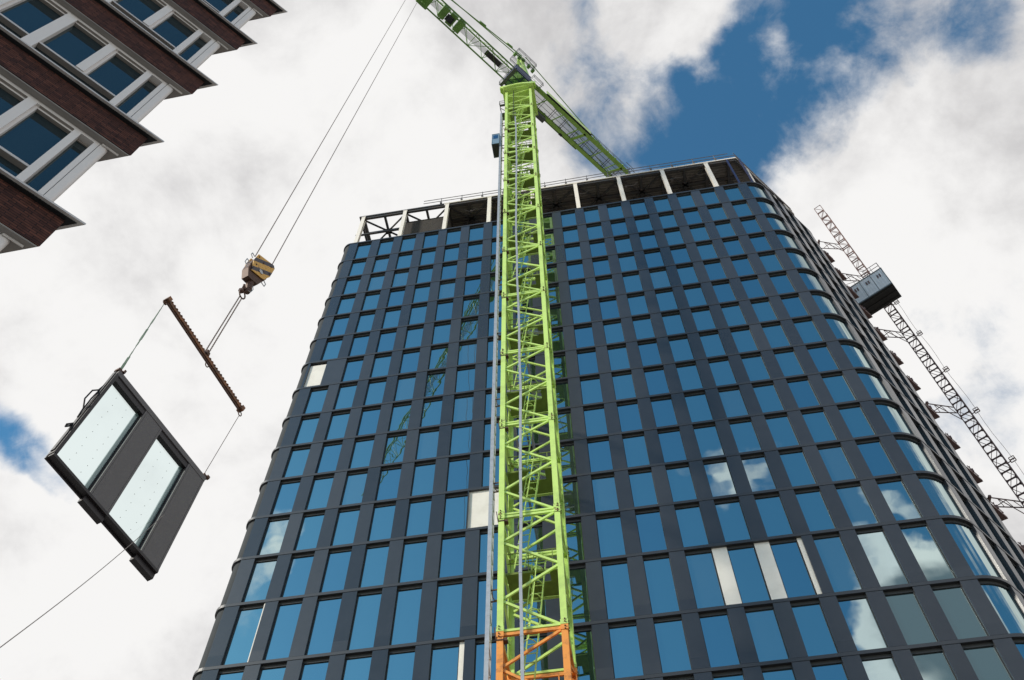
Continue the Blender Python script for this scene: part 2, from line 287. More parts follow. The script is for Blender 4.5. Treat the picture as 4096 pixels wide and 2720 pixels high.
def stripe_mat():
    M = bpy.data.materials.new('hazard stripes'); M.use_nodes = True; t = M.node_tree; b = t.nodes['Principled BSDF']; b.inputs['Roughness'].default_value = .5
    tc = t.nodes.new('ShaderNodeTexCoord'); sp = t.nodes.new('ShaderNodeSeparateXYZ'); t.links.new(tc.outputs['Object'], sp.inputs[0])
    a = t.nodes.new('ShaderNodeMath'); a.operation = 'MULTIPLY_ADD'; a.inputs[1].default_value = -1.05; t.links.new(sp.outputs[0], a.inputs[0]); t.links.new(sp.outputs[2], a.inputs[2])
    c = t.nodes.new('ShaderNodeMath'); c.operation = 'MULTIPLY_ADD'; c.inputs[1].default_value = 1.55; c.inputs[2].default_value = 10.62; t.links.new(a.outputs[0], c.inputs[0])
    f = t.nodes.new('ShaderNodeMath'); f.operation = 'FRACT'; t.links.new(c.outputs[0], f.inputs[0])
    g = t.nodes.new('ShaderNodeMath'); g.operation = 'GREATER_THAN'; g.inputs[1].default_value = .58; t.links.new(f.outputs[0], g.inputs[0])
    n = t.nodes.new('ShaderNodeTexNoise'); n.inputs['Scale'].default_value = 9; t.links.new(tc.outputs['Object'], n.inputs['Vector'])
    mr = t.nodes.new('ShaderNodeMapRange'); t.links.new(n.outputs['Fac'], mr.inputs['Value']); mr.inputs['From Min'].default_value = .62; mr.inputs['From Max'].default_value = .72
    y = t.nodes.new('ShaderNodeMix'); y.data_type = 'RGBA'; y.inputs['A'].default_value = (.66, .36, .06, 1); y.inputs['B'].default_value = (.20, .09, .04, 1); t.links.new(mr.outputs[0], y.inputs['Factor'])
    x = t.nodes.new('ShaderNodeMix'); x.data_type = 'RGBA'; t.links.new(g.outputs[0], x.inputs['Factor']); t.links.new(y.outputs['Result'], x.inputs['A']); x.inputs['B'].default_value = (.045, .035, .045, 1)
    t.links.new(x.outputs['Result'], b.inputs['Base Color']); return M
M_stripe = stripe_mat()

# ------------------------------------------------------------------ ground
g = MB(); g.poly([(-1500, -1500, 0), (1500, -1500, 0), (1500, 1500, 0), (-1500, 1500, 0)])
go = g.build('ground', M_ground); go['kind'] = 'structure'

# ================================================================== OFFICE TOWER
T = thing('office_tower', 'tall dark glazed office tower with rounded corners behind the lime green crane', 'building', (17, 8, 0))
TO = Vector((17, 8, 0))
A1 = R(51.4); A2 = R(78)
def seg_line(p, d, n, L): return ('l', Vector(p), Vector(d), Vector(n), L)
SEGS = []   # (s_start, s_end, function)
def add_line(s0, s1, p, ang):
    d = Vector((math.cos(ang), math.sin(ang))); n = Vector((math.sin(ang), -math.cos(ang)))
    SEGS.append((s0, s1, lambda s, s0=s0, p=Vector(p), d=d, n=n: (p + d * (s - s0), n), 0))
def add_arc(s0, s1, c, r, a0):
    SEGS.append((s0, s1, lambda s, s0=s0, c=Vector(c), r=r, a0=a0: (c + Vector((math.cos(a0 + (s - s0) / r), math.sin(a0 + (s - s0) / r))) * r, Vector((math.cos(a0 + (s - s0) / r), math.sin(a0 + (s - s0) / r)))), 1))
LA = .75 * math.pi / 2
add_line(-.73 - LA - 16, -.73 - LA, (-1.48, 16.75), -math.pi / 2)
add_arc(-.73 - LA, -.73, (-.73, .75), .75, math.pi)
add_line(-.73, 34.01, (-.73, 0), 0)
L1 = 2 * A1; add_arc(34.01, 34.01 + L1, (34.01, 2), 2, -math.pi / 2)
s1 = 34.01 + L1; pA = Vector((34.01, 2)) + 2 * Vector((math.sin(A1), -math.cos(A1)))
SE = 41.8; add_line(s1, SE, pA, A1)
pB = pA + Vector((math.cos(A1), math.sin(A1))) * (SE - s1)
cB = pB + 1.5 * Vector((-math.sin(A1), math.cos(A1))); L2 = 1.5 * (A2 - A1)
add_arc(SE, SE + L2, cB, 1.5, A1 - math.pi / 2)
pC = cB + 1.5 * Vector((math.sin(A2), -math.cos(A2))); SF = SE + L2
add_line(SF, SF + 14, pC, A2)
S0 = SEGS[0][0]; S1 = SF + 14
def on(s, d):
    for a, b, f, _ in SEGS:
        if s <= b + 1e-9: p, n = f(s); return p + n * d
    p, n = SEGS[-1][2](s); return p + n * d
def stations(a, b):
    out = [a]
    for s0, s1_, f, arc in SEGS:
        pts = [s0, s1_] + ([s0 + (s1_ - s0) * k / 12 for k in range(1, 12)] if arc else [])
        out += [p for p in pts if a + 1e-4 < p < b - 1e-4]
    return sorted(set(out + [b]))
def sweep(mb, a, b, d0, d1, z0, z1, m=0):       # closed strip that follows the outline; d positive = outside
    st = stations(a, b); i = len(mb.v)
    for s in st:
        for d, z in ((d0, z0), (d1, z0), (d1, z1), (d0, z1)):
            p = on(s, d); mb.v.append((p.x - TO.x, p.y - TO.y, z))
    for k in range(len(st) - 1):
        q = i + 4 * k
        for e in range(4): mb.f.append([q + e, q + (e + 1) % 4, q + 4 + (e + 1) % 4, q + 4 + e]); mb.m.append(m)
    mb.f.append([i, i + 1, i + 2, i + 3]); mb.m.append(m); q = i + 4 * (len(st) - 1); mb.f.append([q + 3, q + 2, q + 1, q]); mb.m.append(m)

ZR = [78.16, 74.72, 71.43, 68.21, 64.97, 61.63, 58.30, 55.05, 51.77, 48.51, 45.28, 42.04, 38.81, 35.50, 31.60, 28.36, 25.1, 21.6, 18.0, 14.4, 10.8, 6.4, .0]
LH = .18
wins = []; boards = []
wall = MB(); strip = MB()
sweep(wall, S0, S1, -.45, -.24, 0, 78.2)
for r in range(len(ZR) - 1):
    zt = ZR[r]; zb = ZR[r + 1] + LH
    ops = []
    k = -.73 - LA - 1.35
    while k > S0 + 1: ops.append((k - 1.2, k)); k -= 2.0
    for c in range(17): ops.append((2 * c, 2 * c + 1.266))
    ops.append((34.0, 35.62))
    for c in range(3): ops.append((36.37 + 1.87 * c, 37.51 + 1.87 * c))
    for c in range(6): ops.append((43.6 + 1.87 * c, 44.8 + 1.87 * c))
    LC = (-.73 - LA - .1, -.76); ops.append(LC)
    bd = []
    if r == 6: ops.remove((0, 1.266)); bd = [(-.60, .60)]
    if r == 11: ops.remove((12, 13.266)); bd = [(11.32, 13.3)]
    if r == 13: bd = [(23.30, 24), (25.30, 26), (27.30, 27.50), (1.27, 1.34)]
    if r == 14: bd = [(11.27, 11.52)]
    ops.sort()
    for a, b in ops:
        if (a, b) == LC: sweep(strip, a, b, -.238, -.09, zb + .02, zt)
        else: wins.append((r, a, b, zb, zt))
    for a, b in bd: boards.append((r, a, b, zb, zt))
    cuts = sorted(ops + bd); pos = S0
    for a, b in cuts + [(S1, S1)]:
        if a - pos > .05:
            sweep(wall, pos, a, -.24, 0, zb + .025, zt)
            if r == 6 and pos < .7 < a: pass
        pos = max(pos, b)
    # head soffit of openings
wo = wall.build('facade_wall', M_clad, T); strip.build('corner_cladding', mat('matt corner cladding', (.040, .046, .050), .8, 0, .15, 2, spec=.2), T)
bb = MB()
for (r, a, b, zb, zt) in boards: sweep(bb, a, b, -.24, -.12 if b - a > .1 else -.05, zb, zt)
for (r, a, b, zb, zt) in boards:
    o = MB(); sweep(o, a, b, -.235, -.12 if b - a > .1 else -.04, zb, zt - (.0 if r != 6 else .22)); o.build('cover_board', M_board, T)
# floor ledges, one part per storey
for r in range(len(ZR) - 1):
    o = MB(); sweep(o, S0, S1, -.24, .02, ZR[r], ZR[r] + LH)
    o.build('floor_ledge', M_ledge, T)
def win_mesh(fr, gl, w, mf=0, mh=0, mg=0):
    r, a, b, zb, zt = w
    sweep(fr, a, b, -.235, -.135, zt - .17, zt, mh)
    sweep(fr, a, b, -.235, -.12, zt - .18, zt - .14, mf)
    sweep(fr, a, a + .035, -.235, -.14, zb, zt - .17, mf); sweep(fr, b - .035, b, -.235, -.14, zb, zt - .17, mf)
    sweep(fr, a, b, -.235, -.13, zb, zb + .03, mf)
    if a > 33.9 or a < 0: sweep(gl, a + .02, b - .02, -.20, -.175, zb + .01, zt - .165, mg)
    else:
        j = [random.uniform(-.0045, .0045) for _ in range(4)]; x0, x1, za, zc = a + .02 - TO.x, b - .02 - TO.x, zb + .01, zt - .165; yy = .178 - TO.y
        gl.hexa([(x0, yy + j[0], za), (x1, yy + j[1], za), (x1, .205 - TO.y, za), (x0, .205 - TO.y, za), (x0, yy + j[2], zc), (x1, yy + j[1] + j[2] - j[0], zc), (x1, .205 - TO.y, zc), (x0, .205 - TO.y, zc)], mg)
def area(w):
    p = on((w[1] + w[2]) / 2, 0); d = (Vector((p.x, p.y, (w[3] + w[4]) / 2)) - CAM).length
    if not (-1.5 < w[1] < 36 and w[3] > 24.5): return -1
    return (w[4] - w[3]) * (w[2] - w[1]) / d / d / d
wins.sort(key=area, reverse=True)
for w in wins[:100]:
    fr = MB(); gl = MB(); win_mesh(fr, gl, w, 0, 1)
    f = fr.build('window', [M_frame, M_head], T); q_ = random.random(); gl.build('pane', M_glass2 if q_ < .10 else M_glass3 if q_ < .35 else M_glass, f)
fr = MB()
for w in wins[100:]:
    q_ = random.random(); win_mesh(fr, fr, w, 0, 1, 3 if q_ < .08 else 4 if q_ < .35 else 2)
o = fr.build('window', [M_frame, M_head, M_glass, M_glass2, M_glass3], T); o['kind'] = 'stuff'
# stair roof slab of the glazed floors
def outline(d, z, smin=S0, smax=S1):
    return [(on(s, d).x - TO.x, on(s, d).y - TO.y, z) for s in stations(smin, smax)]
rf = MB(); rf.prism(outline(-.24, 78.0), (0, 0, .25)); rf.build('roof_slab', M_deck, T)
# back wall closing the block
bw = MB(); a_ = on(S0, -.3); b_ = on(S1, -.3); bw.bar((a_.x - TO.x, a_.y - TO.y, 39), (b_.x - TO.x, b_.y - TO.y, 39), .4, 78); bw.build('rear_wall', M_clad, T)

# ---- unfinished steel storey on the roof
def bx(mb, x0, x1, y0, y1, z0, z1, m=0): mb.box(x0 - TO.x, x1 - TO.x, y0 - TO.y, y1 - TO.y, z0, z1, m)
def br(mb, a, b, w, h=None, m=0, up=(0, 0, 1)): mb.bar(Vector(a) - TO, Vector(b) - TO, w, h, up, m)
for k in range(9):
    x = -.37 + 4 * k; o = MB()
    bx(o, x - .17, x + .17, .12, .15, 78.25, 84.42); bx(o, x - .02, x + .02, .15, .42, 78.25, 84.42); bx(o, x - .17, x + .17, .42, .45, 78.25, 84.42)
    bx(o, x - .20, x + .20, .10, .47, 84.30, 84.42); bx(o, x - .20, x + .20, .10, .47, 78.25, 78.30)
    o.build('steel_column', M_steelw, T)
for s in (36.1, 39.85, 41.6):
    o = MB(); sweep(o, s - .11, s + .11, -.62, -.50, 78.25, 84.42); o.build('steel_column', M_steelw, T)
for s in (33.55, 34.75):
    o = MB(); sweep(o, s - .07, s + .07, -.22, -.08, 78.25, 84.42); o.build('curtain_post', M_navy, T)
o = MB()
for x in (-.37, 3.63): bx(o, x - .14, x + .14, 5.4, 5.7, 78.25, 84.1)
for x in (-1.2, .6, 1.9): bx(o, x - .1, x + .1, 2.6, 2.8, 78.25, 84.1)
for zz, yy in ((82.6, 2.7), (83.2, 1.4)): br(o, (-1.3, yy, zz), (3.7, yy, zz), .16, .2)
for k in range(9):
    x = -.37 + 4 * k
    for xx, w in ((x, .26), (x + 2, .20)):
        if xx < 34: br(o, (xx, .3, 84.26), (xx, 9, 84.26), w, .26)
    if k < 8:
        for y0, y1, x0, x1 in ((.35, 3.3, x, x + 4), (3.3, .35, x, x + 4), (3.3, 6.5, x, x + 4), (6.5, 3.3, x, x + 4)): br(o, (x0, y0, 84.15), (x1, y1, 84.15), .14, .14)
        cx = x + 2; bx(o, cx - .28, cx + .28, 1.55, 2.1, 84.08, 84.12)
for y in (.3, 1.82, 3.3, 6.5): br(o, (-.6, y, 84.27), (34.2, y, 84.27), .20, .24)
br(o, (34.2, .3, 84.27), (38.5, 5.2, 84.27), .22, .26); br(o, (33.6, 2, 84.27), (37, 6.4, 84.27), .22, .26)
for x in (9.63, 13.63, 17.63, 21.63, 25.63, 29.63):       # ducts and hangers under the deck
    br(o, (x - 1.2, 2.45, 83.8), (x + 1.1, 2.55, 83.8), .16, .12)
    for q in (-1.1, .2, 1.0): br(o, (x + q, 2.5, 83.8), (x + q, 2.5, 84.4), .03)
o.build('roof_beam', M_steel, T)
RC = [Vector((34.40, .12)), Vector((34.40, .12)) + 8.2 * Vector((math.cos(A1), math.sin(A1)))]; RC.append(RC[1] + 9 * Vector((math.cos(A2), math.sin(A2))))
o = MB(); pts = [(x - TO.x, y - TO.y, 84.50) for x, y in [(7.45, .12), tuple(RC[0]), tuple(RC[1]), tuple(RC[2]), (7.45, 16)]]
o.prism(pts, (0, 0, .12))
y = .35
while y < 5.5: bx(o, 7.5, 34.0 if y < 1 else 35, y, y + .12, 84.41, 84.5); y += .26
o.build('roof_deck', M_deck, T)
o = MB(); rp = [Vector((7.3, .12))] + RC
for p, q in zip(rp, rp[1:]): br(o, (p.x, p.y, 84.55), (q.x, q.y, 84.55), .06, .17)
o.build('roof_fascia', M_steelw, T)
o = MB(); bx(o, -.8, 7.3, .12, .28, 84.42, 84.62); bx(o, -.8, -.6, .28, 9, 84.42, 84.62); o.build('edge_beam', M_steel, T)
o = MB(); bx(o, 3.2, 7.4, 1.0, 4.5, 78.25, 83.4); bx(o, 3.15, 7.45, .95, 4.6, 83.4, 83.52)
for k in range(33): bx(o, 3.2, 7.4, .98, 1.0, 78.35 + k * .15, 78.44 + k * .15)
o.build('plant_room', M_block, T)
o = MB()
for x in (8.8, 13.0, 15.2, 19.0, 23.2, 27.4, 30.6):       # loose cables and temporary lamps under the deck
    pts = [(x + .35 * k - TO.x, .9 + .12 * math.sin(k * 2.1 + x) - TO.y, 84.1 - .35 * math.sin(math.pi * k / 6)) for k in range(7)]
    o.path(pts, .022, 4); bx(o, x + .9, x + 1.1, .8, 1.0, 83.5, 83.62); o.tube((x + 1.0 - TO.x, .9 - TO.y, 83.6), (x + 1.0 - TO.x, .9 - TO.y, 84.3), .015, 4)
o.build('loose_cable', M_scaf, T)
o = MB(); bx(o, 7.50, 7.62, .5, 9, 78.25, 84.35); o.build('gable_wall', M_block, T)
# edge railing, scaffold tube
o = MB(); sp = [7.0 + 1.97 * k for k in range(14)]
for s in sp + [1000, 1002, 1004, 1006]:
    p = on(s, -.12) if s < 999 else RC[0].lerp(RC[1], (s - 999.2) / 8.2); o.tube((p.x - TO.x, p.y - TO.y, 84.7), (p.x - TO.x, p.y - TO.y, 85.95), .035, 5)
    o.box(p.x - TO.x - .09, p.x - TO.x + .09, p.y - TO.y - .07, p.y - TO.y + .12, 84.70, 84.98)
for z, a, b in ((85.25, 5.3, 34.4), (85.85, 5.3, 33.9)):
    p = on(a, -.1); q = on(15, -.16); e = on(b, -.12)
    o.tube((p.x - TO.x, p.y - TO.y, z), (13.2 - TO.x, q.y - TO.y, z + .05), .032, 5); o.tube((12.9 - TO.x, q.y - TO.y + .05, z - .04), (25 - TO.x, .1 - TO.y, z), .032, 5); o.tube((24.6 - TO.x, .14 - TO.y, z + .05), (e.x - TO.x, e.y - TO.y, z), .032, 5)
for z in (85.2, 85.75):
    o.path([(q.x - TO.x, q.y - TO.y, z) for q in RC], .03, 5)
o.build('edge_railing', M_scaf, T)
# clamps and small brackets on the open floor edges at the far corner
for z in ZR[1:16]:
    o = MB(); P0 = on(SE + .4, .03); dv = (on(SE + .5, 0) - on(SE + .4, 0)).normalized(); nv = Vector((dv.y, -dv.x))
    def q(t, d, zz): p = P0 + dv * t + nv * d; return (p.x - TO.x, p.y - TO.y, zz)
    o.hexa([q(0, 0, z - .05), q(1.4, 0, z - .05), q(1.4, .5, z - .05), q(0, .02, z - .05), q(0, 0, z + .14), q(1.4, 0, z + .14), q(1.4, .5, z + .14), q(0, .02, z + .14)])
    o.tube(q(.5, .15, z + .14), q(.5, .2, z + .6), .03, 5); o.tube(q(1.3, .4, z + .14), q(1.3, .4, z + .45), .03, 5); o.tube(q(.2, .08, z + .4), q(1.35, .45, z + .42), .025, 5)
    ox = q(.6, .2, z + .3); o.box(ox[0] - .08, ox[0] + .08, ox[1] - .08, ox[1] + .08, z + .14, z + .4)
    o.build('floor_edge_bracket', M_mast, T)

# ================================================================== BRICK BUILDING (left)
th = R(-130); LT = Vector((11.80, -28.232, 0))
Bd = thing('brick_building', 'brick and white office block with window bands on the near left', 'building', LT, th)
LL = 11.0
KX, KY = .6225, -.7826            # direction of the second face, in the building's own axes
def corner(off, depth=6.0, fil=0):      # plan of the acute corner, pushed out by off
    x = (-off + .6225 * -off) / .7826 if False else -(off + .6225 * off) / .7826
    c = (x, off)
    p0 = (LL, off); p3 = (c[0] + KX * depth, c[1] + KY * depth)
    if not fil: return [p0, c, p3, (LL, p3[1])]
    Rr = fil / math.tan(math.radians(64.25)); arc = []
    for k in range(9):
        t = math.radians(90 + 128.5 * k / 8); arc.append((c[0] + fil + Rr * math.cos(t), c[1] - Rr + Rr * math.sin(t)))
    return [p0] + arc + [p3, (LL, p3[1])]
def slab(mb, off, z0, z1, depth=6.0, fil=0, xmax=None, m=0):
    pts = corner(off, depth, fil)
    if xmax: pts = [(min(x, xmax), y) for x, y in pts]
    mb.prism([(x, y, z0) for x, y in pts], (0, 0, z1 - z0), m)
for k in range(-3, 5):
    zb = 13.486 + 3.65 * k
    o = MB(); slab(o, 0, zb, zb + .87); bd_ = o.build('brick_band', M_brick, Bd)
    o = MB(); slab(o, .12, zb + .89, zb + .935); o.build('coping', M_coping, bd_)
    o = MB(); slab(o, .07, zb + .8705, zb + .8895); o.build('coping_shade', M_joint_shade, bd_)  # near-black slab, puts the shade below the coping into colour
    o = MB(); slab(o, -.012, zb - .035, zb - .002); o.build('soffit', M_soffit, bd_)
    o = MB(); o.box(.16, .46, -.12, -.10, zb - .075, zb - .036); o.build('trim_strip', M_white, bd_)
    z0 = zb + .935; z1 = zb + 3.65 - .036
    if k == 4: continue
    o = MB(); 
    cpts = corner(-.13, 5.9, .12)[1:-2]; cpts = [(.48, -.13)] + cpts + [(.48, -.394)]
    o.prism([(x, y, z0) for x, y in cpts], (0, 0, z1 - .001 - z0)); o.build('corner_panel', M_white, Bd)
    o = MB(); q0 = corner(-.13, 5.9)[2]; o.prism([(x, y, z0) for x, y in [(.5325, -.461), q0, (LL, q0[1]), (LL, -.461)]], (0, 0, z1 - .001 - z0)); o.build('side_wall', M_white, Bd)
    o = MB(); o.box(.4801, .490, -.40, -.145, z0, z1); o.build('panel_joint', M_joint_shade, Bd)
    fr = MB()
    fr.box(.490, LL, -.45, -.13, z1 - .085, z1)           # lintel strip
    fr.box(.490, .573, -.45, -.13, z0, z1 - .085)
    fr.box(.807, .925, -.45, -.13, z0, z1 - .085)
    a = .925; wl = []
    zt = z0 + .84
    while a < LL - 1.6:
        fr.box(a + .675, a + .832, -.45, -.13, zt + .07, z1 - .085)    # mullion between the pair
        fr.box(a + .623, a + .675, -.45, -.175, zt + .07, z1 - .085)
        wl.append((a, a + .623)); wl.append((a + .832, a + 1.516))
        fr.box(a + 1.516, a + 1.716, -.45, -.13, z0, z1 - .085)
        a += 1.716
    fr.build('window_surround', M_white, Bd)
    # narrow end window
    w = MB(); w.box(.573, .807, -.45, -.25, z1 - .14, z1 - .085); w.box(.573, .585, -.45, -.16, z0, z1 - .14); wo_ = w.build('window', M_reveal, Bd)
    p = MB(); p.box(.585, .807, -.29, -.27, z0, z1 - .14); p.build('pane', M_bglass, wo_)
    p = MB(); p.box(.60, .70, -.305, -.30, z0 + .0, z0 + .02); 
    for i in range(0, len(wl), 2):
        a0, a1 = wl[i][0], wl[i + 1][1]
        tr = MB(); tr.box(a0, a1, -.45, -.145, zt, zt + .055); tb = tr.build('transom', M_coping, Bd)
        tu = MB(); tu.box(a0, a1, -.44, -.145, zt - .012, zt - .001); tu.build('transom_underside', M_reveal, tb)  # thin grey plate, underside shade put into its colour
        lo = MB(); lo.box(a0, a1, -.27, -.25, z0, zt - .012); lo.build('lower_pane', M_bglass, tb)
        for (x0, x1) in (wl[i], wl[i + 1]):
            w = MB(); w.box(x0, x1, -.45, -.18, z1 - .142, z1 - .086, 1); w.box(x0, x1, -.44, -.182, z1 - .147, z1 - .142, 0); w.box(x0, x1, -.179, -.135, z1 - .092, z1 - .0855, 0)  # thin grey plates paint shade on the undersides of lintel and head
            wf = w.build('window', [M_reveal, M_white], Bd)
            p = MB(); p.box(x0, x1, -.27, -.25, zt + .07, z1 - .147); p.build('pane', M_bglass, wf)
o = MB(); slab(o, -.47, 0, 30.0, 5.0); o.build('core_wall', M_int, Bd)
# small fixings on the corner panels
# ================================================================== TOWER CRANE
CX, CY = 15.625, -6.25; CW = 1.245
K = thing('tower_crane', 'lime green lattice tower crane standing in front of the glass tower', 'tower crane', (CX, CY, 0))
JZ = [.3, 6.4, 12.6, 18.7, 24.88, 30.97, 37.27, 43.6, 49.9, 56.07, 62.2, 68.2, 74.1, 79.9, 85.7, 91.0]
h = CW - .115
for i in range(len(JZ) - 1):
    z0, z1 = JZ[i], JZ[i + 1]; H = z1 - z0
    mc = M_orange if z1 <= 24.9 else M_green
    o = MB()
    for sx in (-1, 1):
        for sy in (-1, 1):
            if sy < 0: o.box(sx * h - .115, sx * h + .115, sy * h - .115, sy * h + .115, z0 + .004, z1 - .004)
            else:
                o.box(sx * h - .115, sx * h + .115, h + .085, h + .115, z0 + .004, z1 - .004); xo = sx * (h + .10); o.box(xo - .015, xo + .015, h - .13, h + .085, z0 + .004, z1 - .004)
            for zz in (z0 + .12, z1 - .12): o.box(sx * h - .135, sx * h + .135, sy * h - .135, sy * h + .135, zz - .11, zz + .11, 1)
    f = [0, .25, .5, .75, 1]
    for face in range(4):
        def P(side, t, face=face):        # side -1/+1 along the face
            u = side * (h - .11); v = -(h + .02)
            x, y = [(u, v), (-v, u), (-u, -v), (v, -u)][face]
            return Vector((x, y, z0 + t * H))
        s_ = 1
        for a, b in ((0.012, .25), (.25, .5), (.5, .75), (.75, .988)):
            sa = 1 if a in (0.012, .5) else -1
            o.bar(P(sa, a + (.012 if a > .02 else 0)), P(-sa, b - .012), .075, .10)
        o.bar(P(-1, .985), P(1, .985), .10, .12); o.bar(P(-1, .012), P(1, .012), .10, .10)
        if face in (1, 2, 3): o.bar(P(-1, .60), P(1, .60), .08, .10)
    # bolts on the front chords
    for sx in (-1, 1):
        for zz in (z0 + .1, z0 + .22, z1 - .1, z1 - .22):
            o.tube((sx * h + .03 * sx, -h - .135, zz), (sx * h + .03 * sx, -h - .17, zz), .028, 6, 2); o.tube((h + .135, sx * h, zz), (h + .17, sx * h, zz), .028, 6, 2)
    sec = o.build('mast_section', [mc, M_orange if mc is M_orange else M_rustg, M_hook], K)
    # deck and ladder
    zd = z0 + .60 * H; o = MB()
    o.box(-h + .05, -.15, -.35, h - .05, zd, zd + .05); o.box(-.15, h - .05, .30, h - .05, zd, zd + .05); o.box(.60, h - .05, -.35, .30, zd, zd + .05)
    o.bar((-h + .05, -.35, zd - .05), (h - .05, -.35, zd - .05), .08, .1); o.bar((0, -.35, zd - .04), (0, h, zd - .04), .06, .08)
    for zz in (zd + .55, zd + 1.1): o.bar((-h + .1, -.33, zz), (h - .1, -.33, zz), .035)
    for xx in (-.9, -.2, .75): o.bar((xx, -.33, zd), (xx, -.33, zd + 1.1), .035)
    o.build('landing_platform', mc if mc is M_orange else M_plate, sec)
    o = MB(); a0 = Vector((-.45, -.45, zd - .60 * H + .25)); 
    a0 = Vector((-.55 if i % 2 else -.35, -.35, z0 - .35 * H)); a1 = Vector((.25, .05, zd + 1.0))
    if a0.z < .1: a0.z = .1
    d = (a1 - a0); sx = Vector((.20, 0, 0)); out = Vector((-.05, -1, .1)).normalized()
    o.bar(a0 - sx, a1 - sx, .05); o.bar(a0 + sx, a1 + sx, .05)
    for j in range(16):
        p = a0 + d * ((j + .5) / 16); o.bar(p - sx, p + sx, .03)
    hoops = []
    for j in range(7):
        c = a0 + d * (.30 + .11 * j); pts = []
        for q in range(7):
            t = math.pi * q / 6; pts.append(c - sx.normalized() * (.30 * math.cos(t)) * 1.0 + out * (.55 * math.sin(t)))
        pts[0] = c - sx; pts[-1] = c + sx
        for u, v in zip(pts, pts[1:]): o.bar(u, v, .03)
        hoops.append(pts)
    for q in (1, 3, 5):
        for u, v in zip(hoops, hoops[1:]): o.bar(u[q], v[q], .03)
    o.build('ladder', mc if mc is M_orange else M_green, sec)
# tie beams to the tower
for z in (41.4, 47.3):
    o = MB(); o.bar((-1.1, -.2, z), (1.1, .1, z), .12, .16); o.bar((-1.1, .9, z), (-1.1, 6.1, z), .12, .16); o.bar((-.3, .9, z), (-.3, 6.1, z), .12, .16); o.bar((-1.1, 1.1, z), (.9, 1.1, z), .12, .16)
    o.build('wall_tie', M_galv, K)
# cable conduit up the front
o = MB(); z = .3; i = 0
while z < 82.3:
    z2 = min(z + 3.02, 82.4); x = -.30 + .05 * math.sin(z * .19) + .02 * math.sin(z * 1.3); x2 = -.30 + .05 * math.sin(z2 * .19) + .02 * math.sin(z2 * 1.3)
    o.bar((x, -1.37, z), (x2, -1.37, z2), .115, .07); o.bar((x2, -1.37, z2 - .03), (x2, -1.37, z2 + .03), .135, .09); o.bar((x, -1.37, z + 1.5), (x, -1.37, z + 1.55), .17, .06); z = z2; i += 1
o.build('cable_conduit', M_galv, K)
o = MB(); o.tube((-.5, -1.30, 82.4), (-.45, -1.2, 91), .03, 5); o.tube((.1, -.9, 60), (.9, -1.0, 55.5), .014, 4); o.build('power_cable', M_black, K)
# little hooks / jacks clamped at the left front chord
for i in range(4, 14):
    o = MB(); z = JZ[i] - .35; o.bar((-h - .13, -h - .13, z), (-h - .20, -h - .13, z + .55), .03); o.box(-h - .14, -h + .14, -h - .14, -h + .14, z - .04, z); o.box(-h + .10, -h + .26, -h - .1, -h + .1, z - .05, z + .06); o.build('chord_clamp', M_hook, K)
# slewing part
o = MB(); o.box(-1.5, 1.5, -1.5, 1.5, 91.0, 91.25)
for sx in (-1, 1):
    o.prism([(sx * 1.15, -1.62, 91.25), (sx * 1.7, -1.62, 91.0), (sx * 1.7, -1.2, 91.0), (sx * 1.5, -.9, 91.25)], (0, 0, .55))
pts = []
for k in range(9):
    t = k / 8; pts.append(Vector((-1.45 + 2.9 * t, -1.55, 91.05 + .42 * math.sin(math.pi * t))))
for a, b in zip(pts, pts[1:]): o.bar(a, b, .30, .35)
o.build('slewing_collar', M_green, K)
o = MB(); o.tube((0, 0, 91.3), (0, 0, 92.2), 1.15, 24); o.build('slewing_ring', M_dgreen, K)
o = MB(); o.box(-.95, .95, -.95, .95, 92.2, 96.6)
o.build('turntable_frame', M_dgreen, K)
J = R(52.3)
def jl(s, w, z, dc=-.11):     # jib coords: s forward of counter-jib (+), w to the left, z
    return Vector((s * math.cos(J) - (w + dc) * math.sin(J), s * math.sin(J) + (w + dc) * math.cos(J), z))
def jbox(mb, s0, s1, w0, w1, z0, z1, m=0): mb.hexa([jl(s0, w0, z0), jl(s1, w0, z0), jl(s1, w1, z0), jl(s0, w1, z0), jl(s0, w0, z1), jl(s1, w0, z1), jl(s1, w1, z1), jl(s0, w1, z1)], m)
# cab
o = MB(); jbox(o, -1.95, -.15, -1.57, -1.50, 93.0, 94.9); jbox(o, -1.95, -.15, .24, .30, 93.0, 94.9); jbox(o, -1.98, -1.92, -1.5, .24, 93.9, 94.9); jbox(o, -.2, -.15, -1.5, .24, 93.0, 94.9); jbox(o, -2.0, -.1, -1.6, .33, 94.9, 95.0)
for w in (-1.5, -.9, -.3, .2): o.bar(jl(-1.95, w, 93.0), jl(-.15, w, 93.0), .08, .08)
for s_ in (-1.95, -1.0, -.2): o.bar(jl(s_, -1.55, 92.98), jl(s_, .3, 92.98), .08, .08)
jbox(o, -1.9, -.2, -1.59, -1.575, 93.5, 93.55); jbox(o, -.1, .25, -1.45, -1.2, 93.0, 94.2)
cb_ = o.build('operator_cab', M_navy, K)
o = MB(); jbox(o, -1.93, -.2, -1.49, .22, 93.02, 93.05); jbox(o, -1.96, -1.94, -1.45, .2, 93.1, 93.9); o.build('cab_window', M_cabg, cb_)
o = MB(); jbox(o, -2.3, -1.98, -1.6, .6, 92.7, 92.74)
for zz in (93.25, 93.8): o.bar(jl(-2.3, -1.6, zz), jl(-2.3, .6, zz), .035)
for w in (-1.6, -1.05, -.5, .05, .6): o.bar(jl(-2.3, w, 92.7), jl(-2.3, w, 93.8), .035)
for zz in (93.25, 93.8): o.bar(jl(-2.3, .6, zz), jl(-1.5, .75, zz), .035)
o.build('cab_railing', M_grey, cb_)
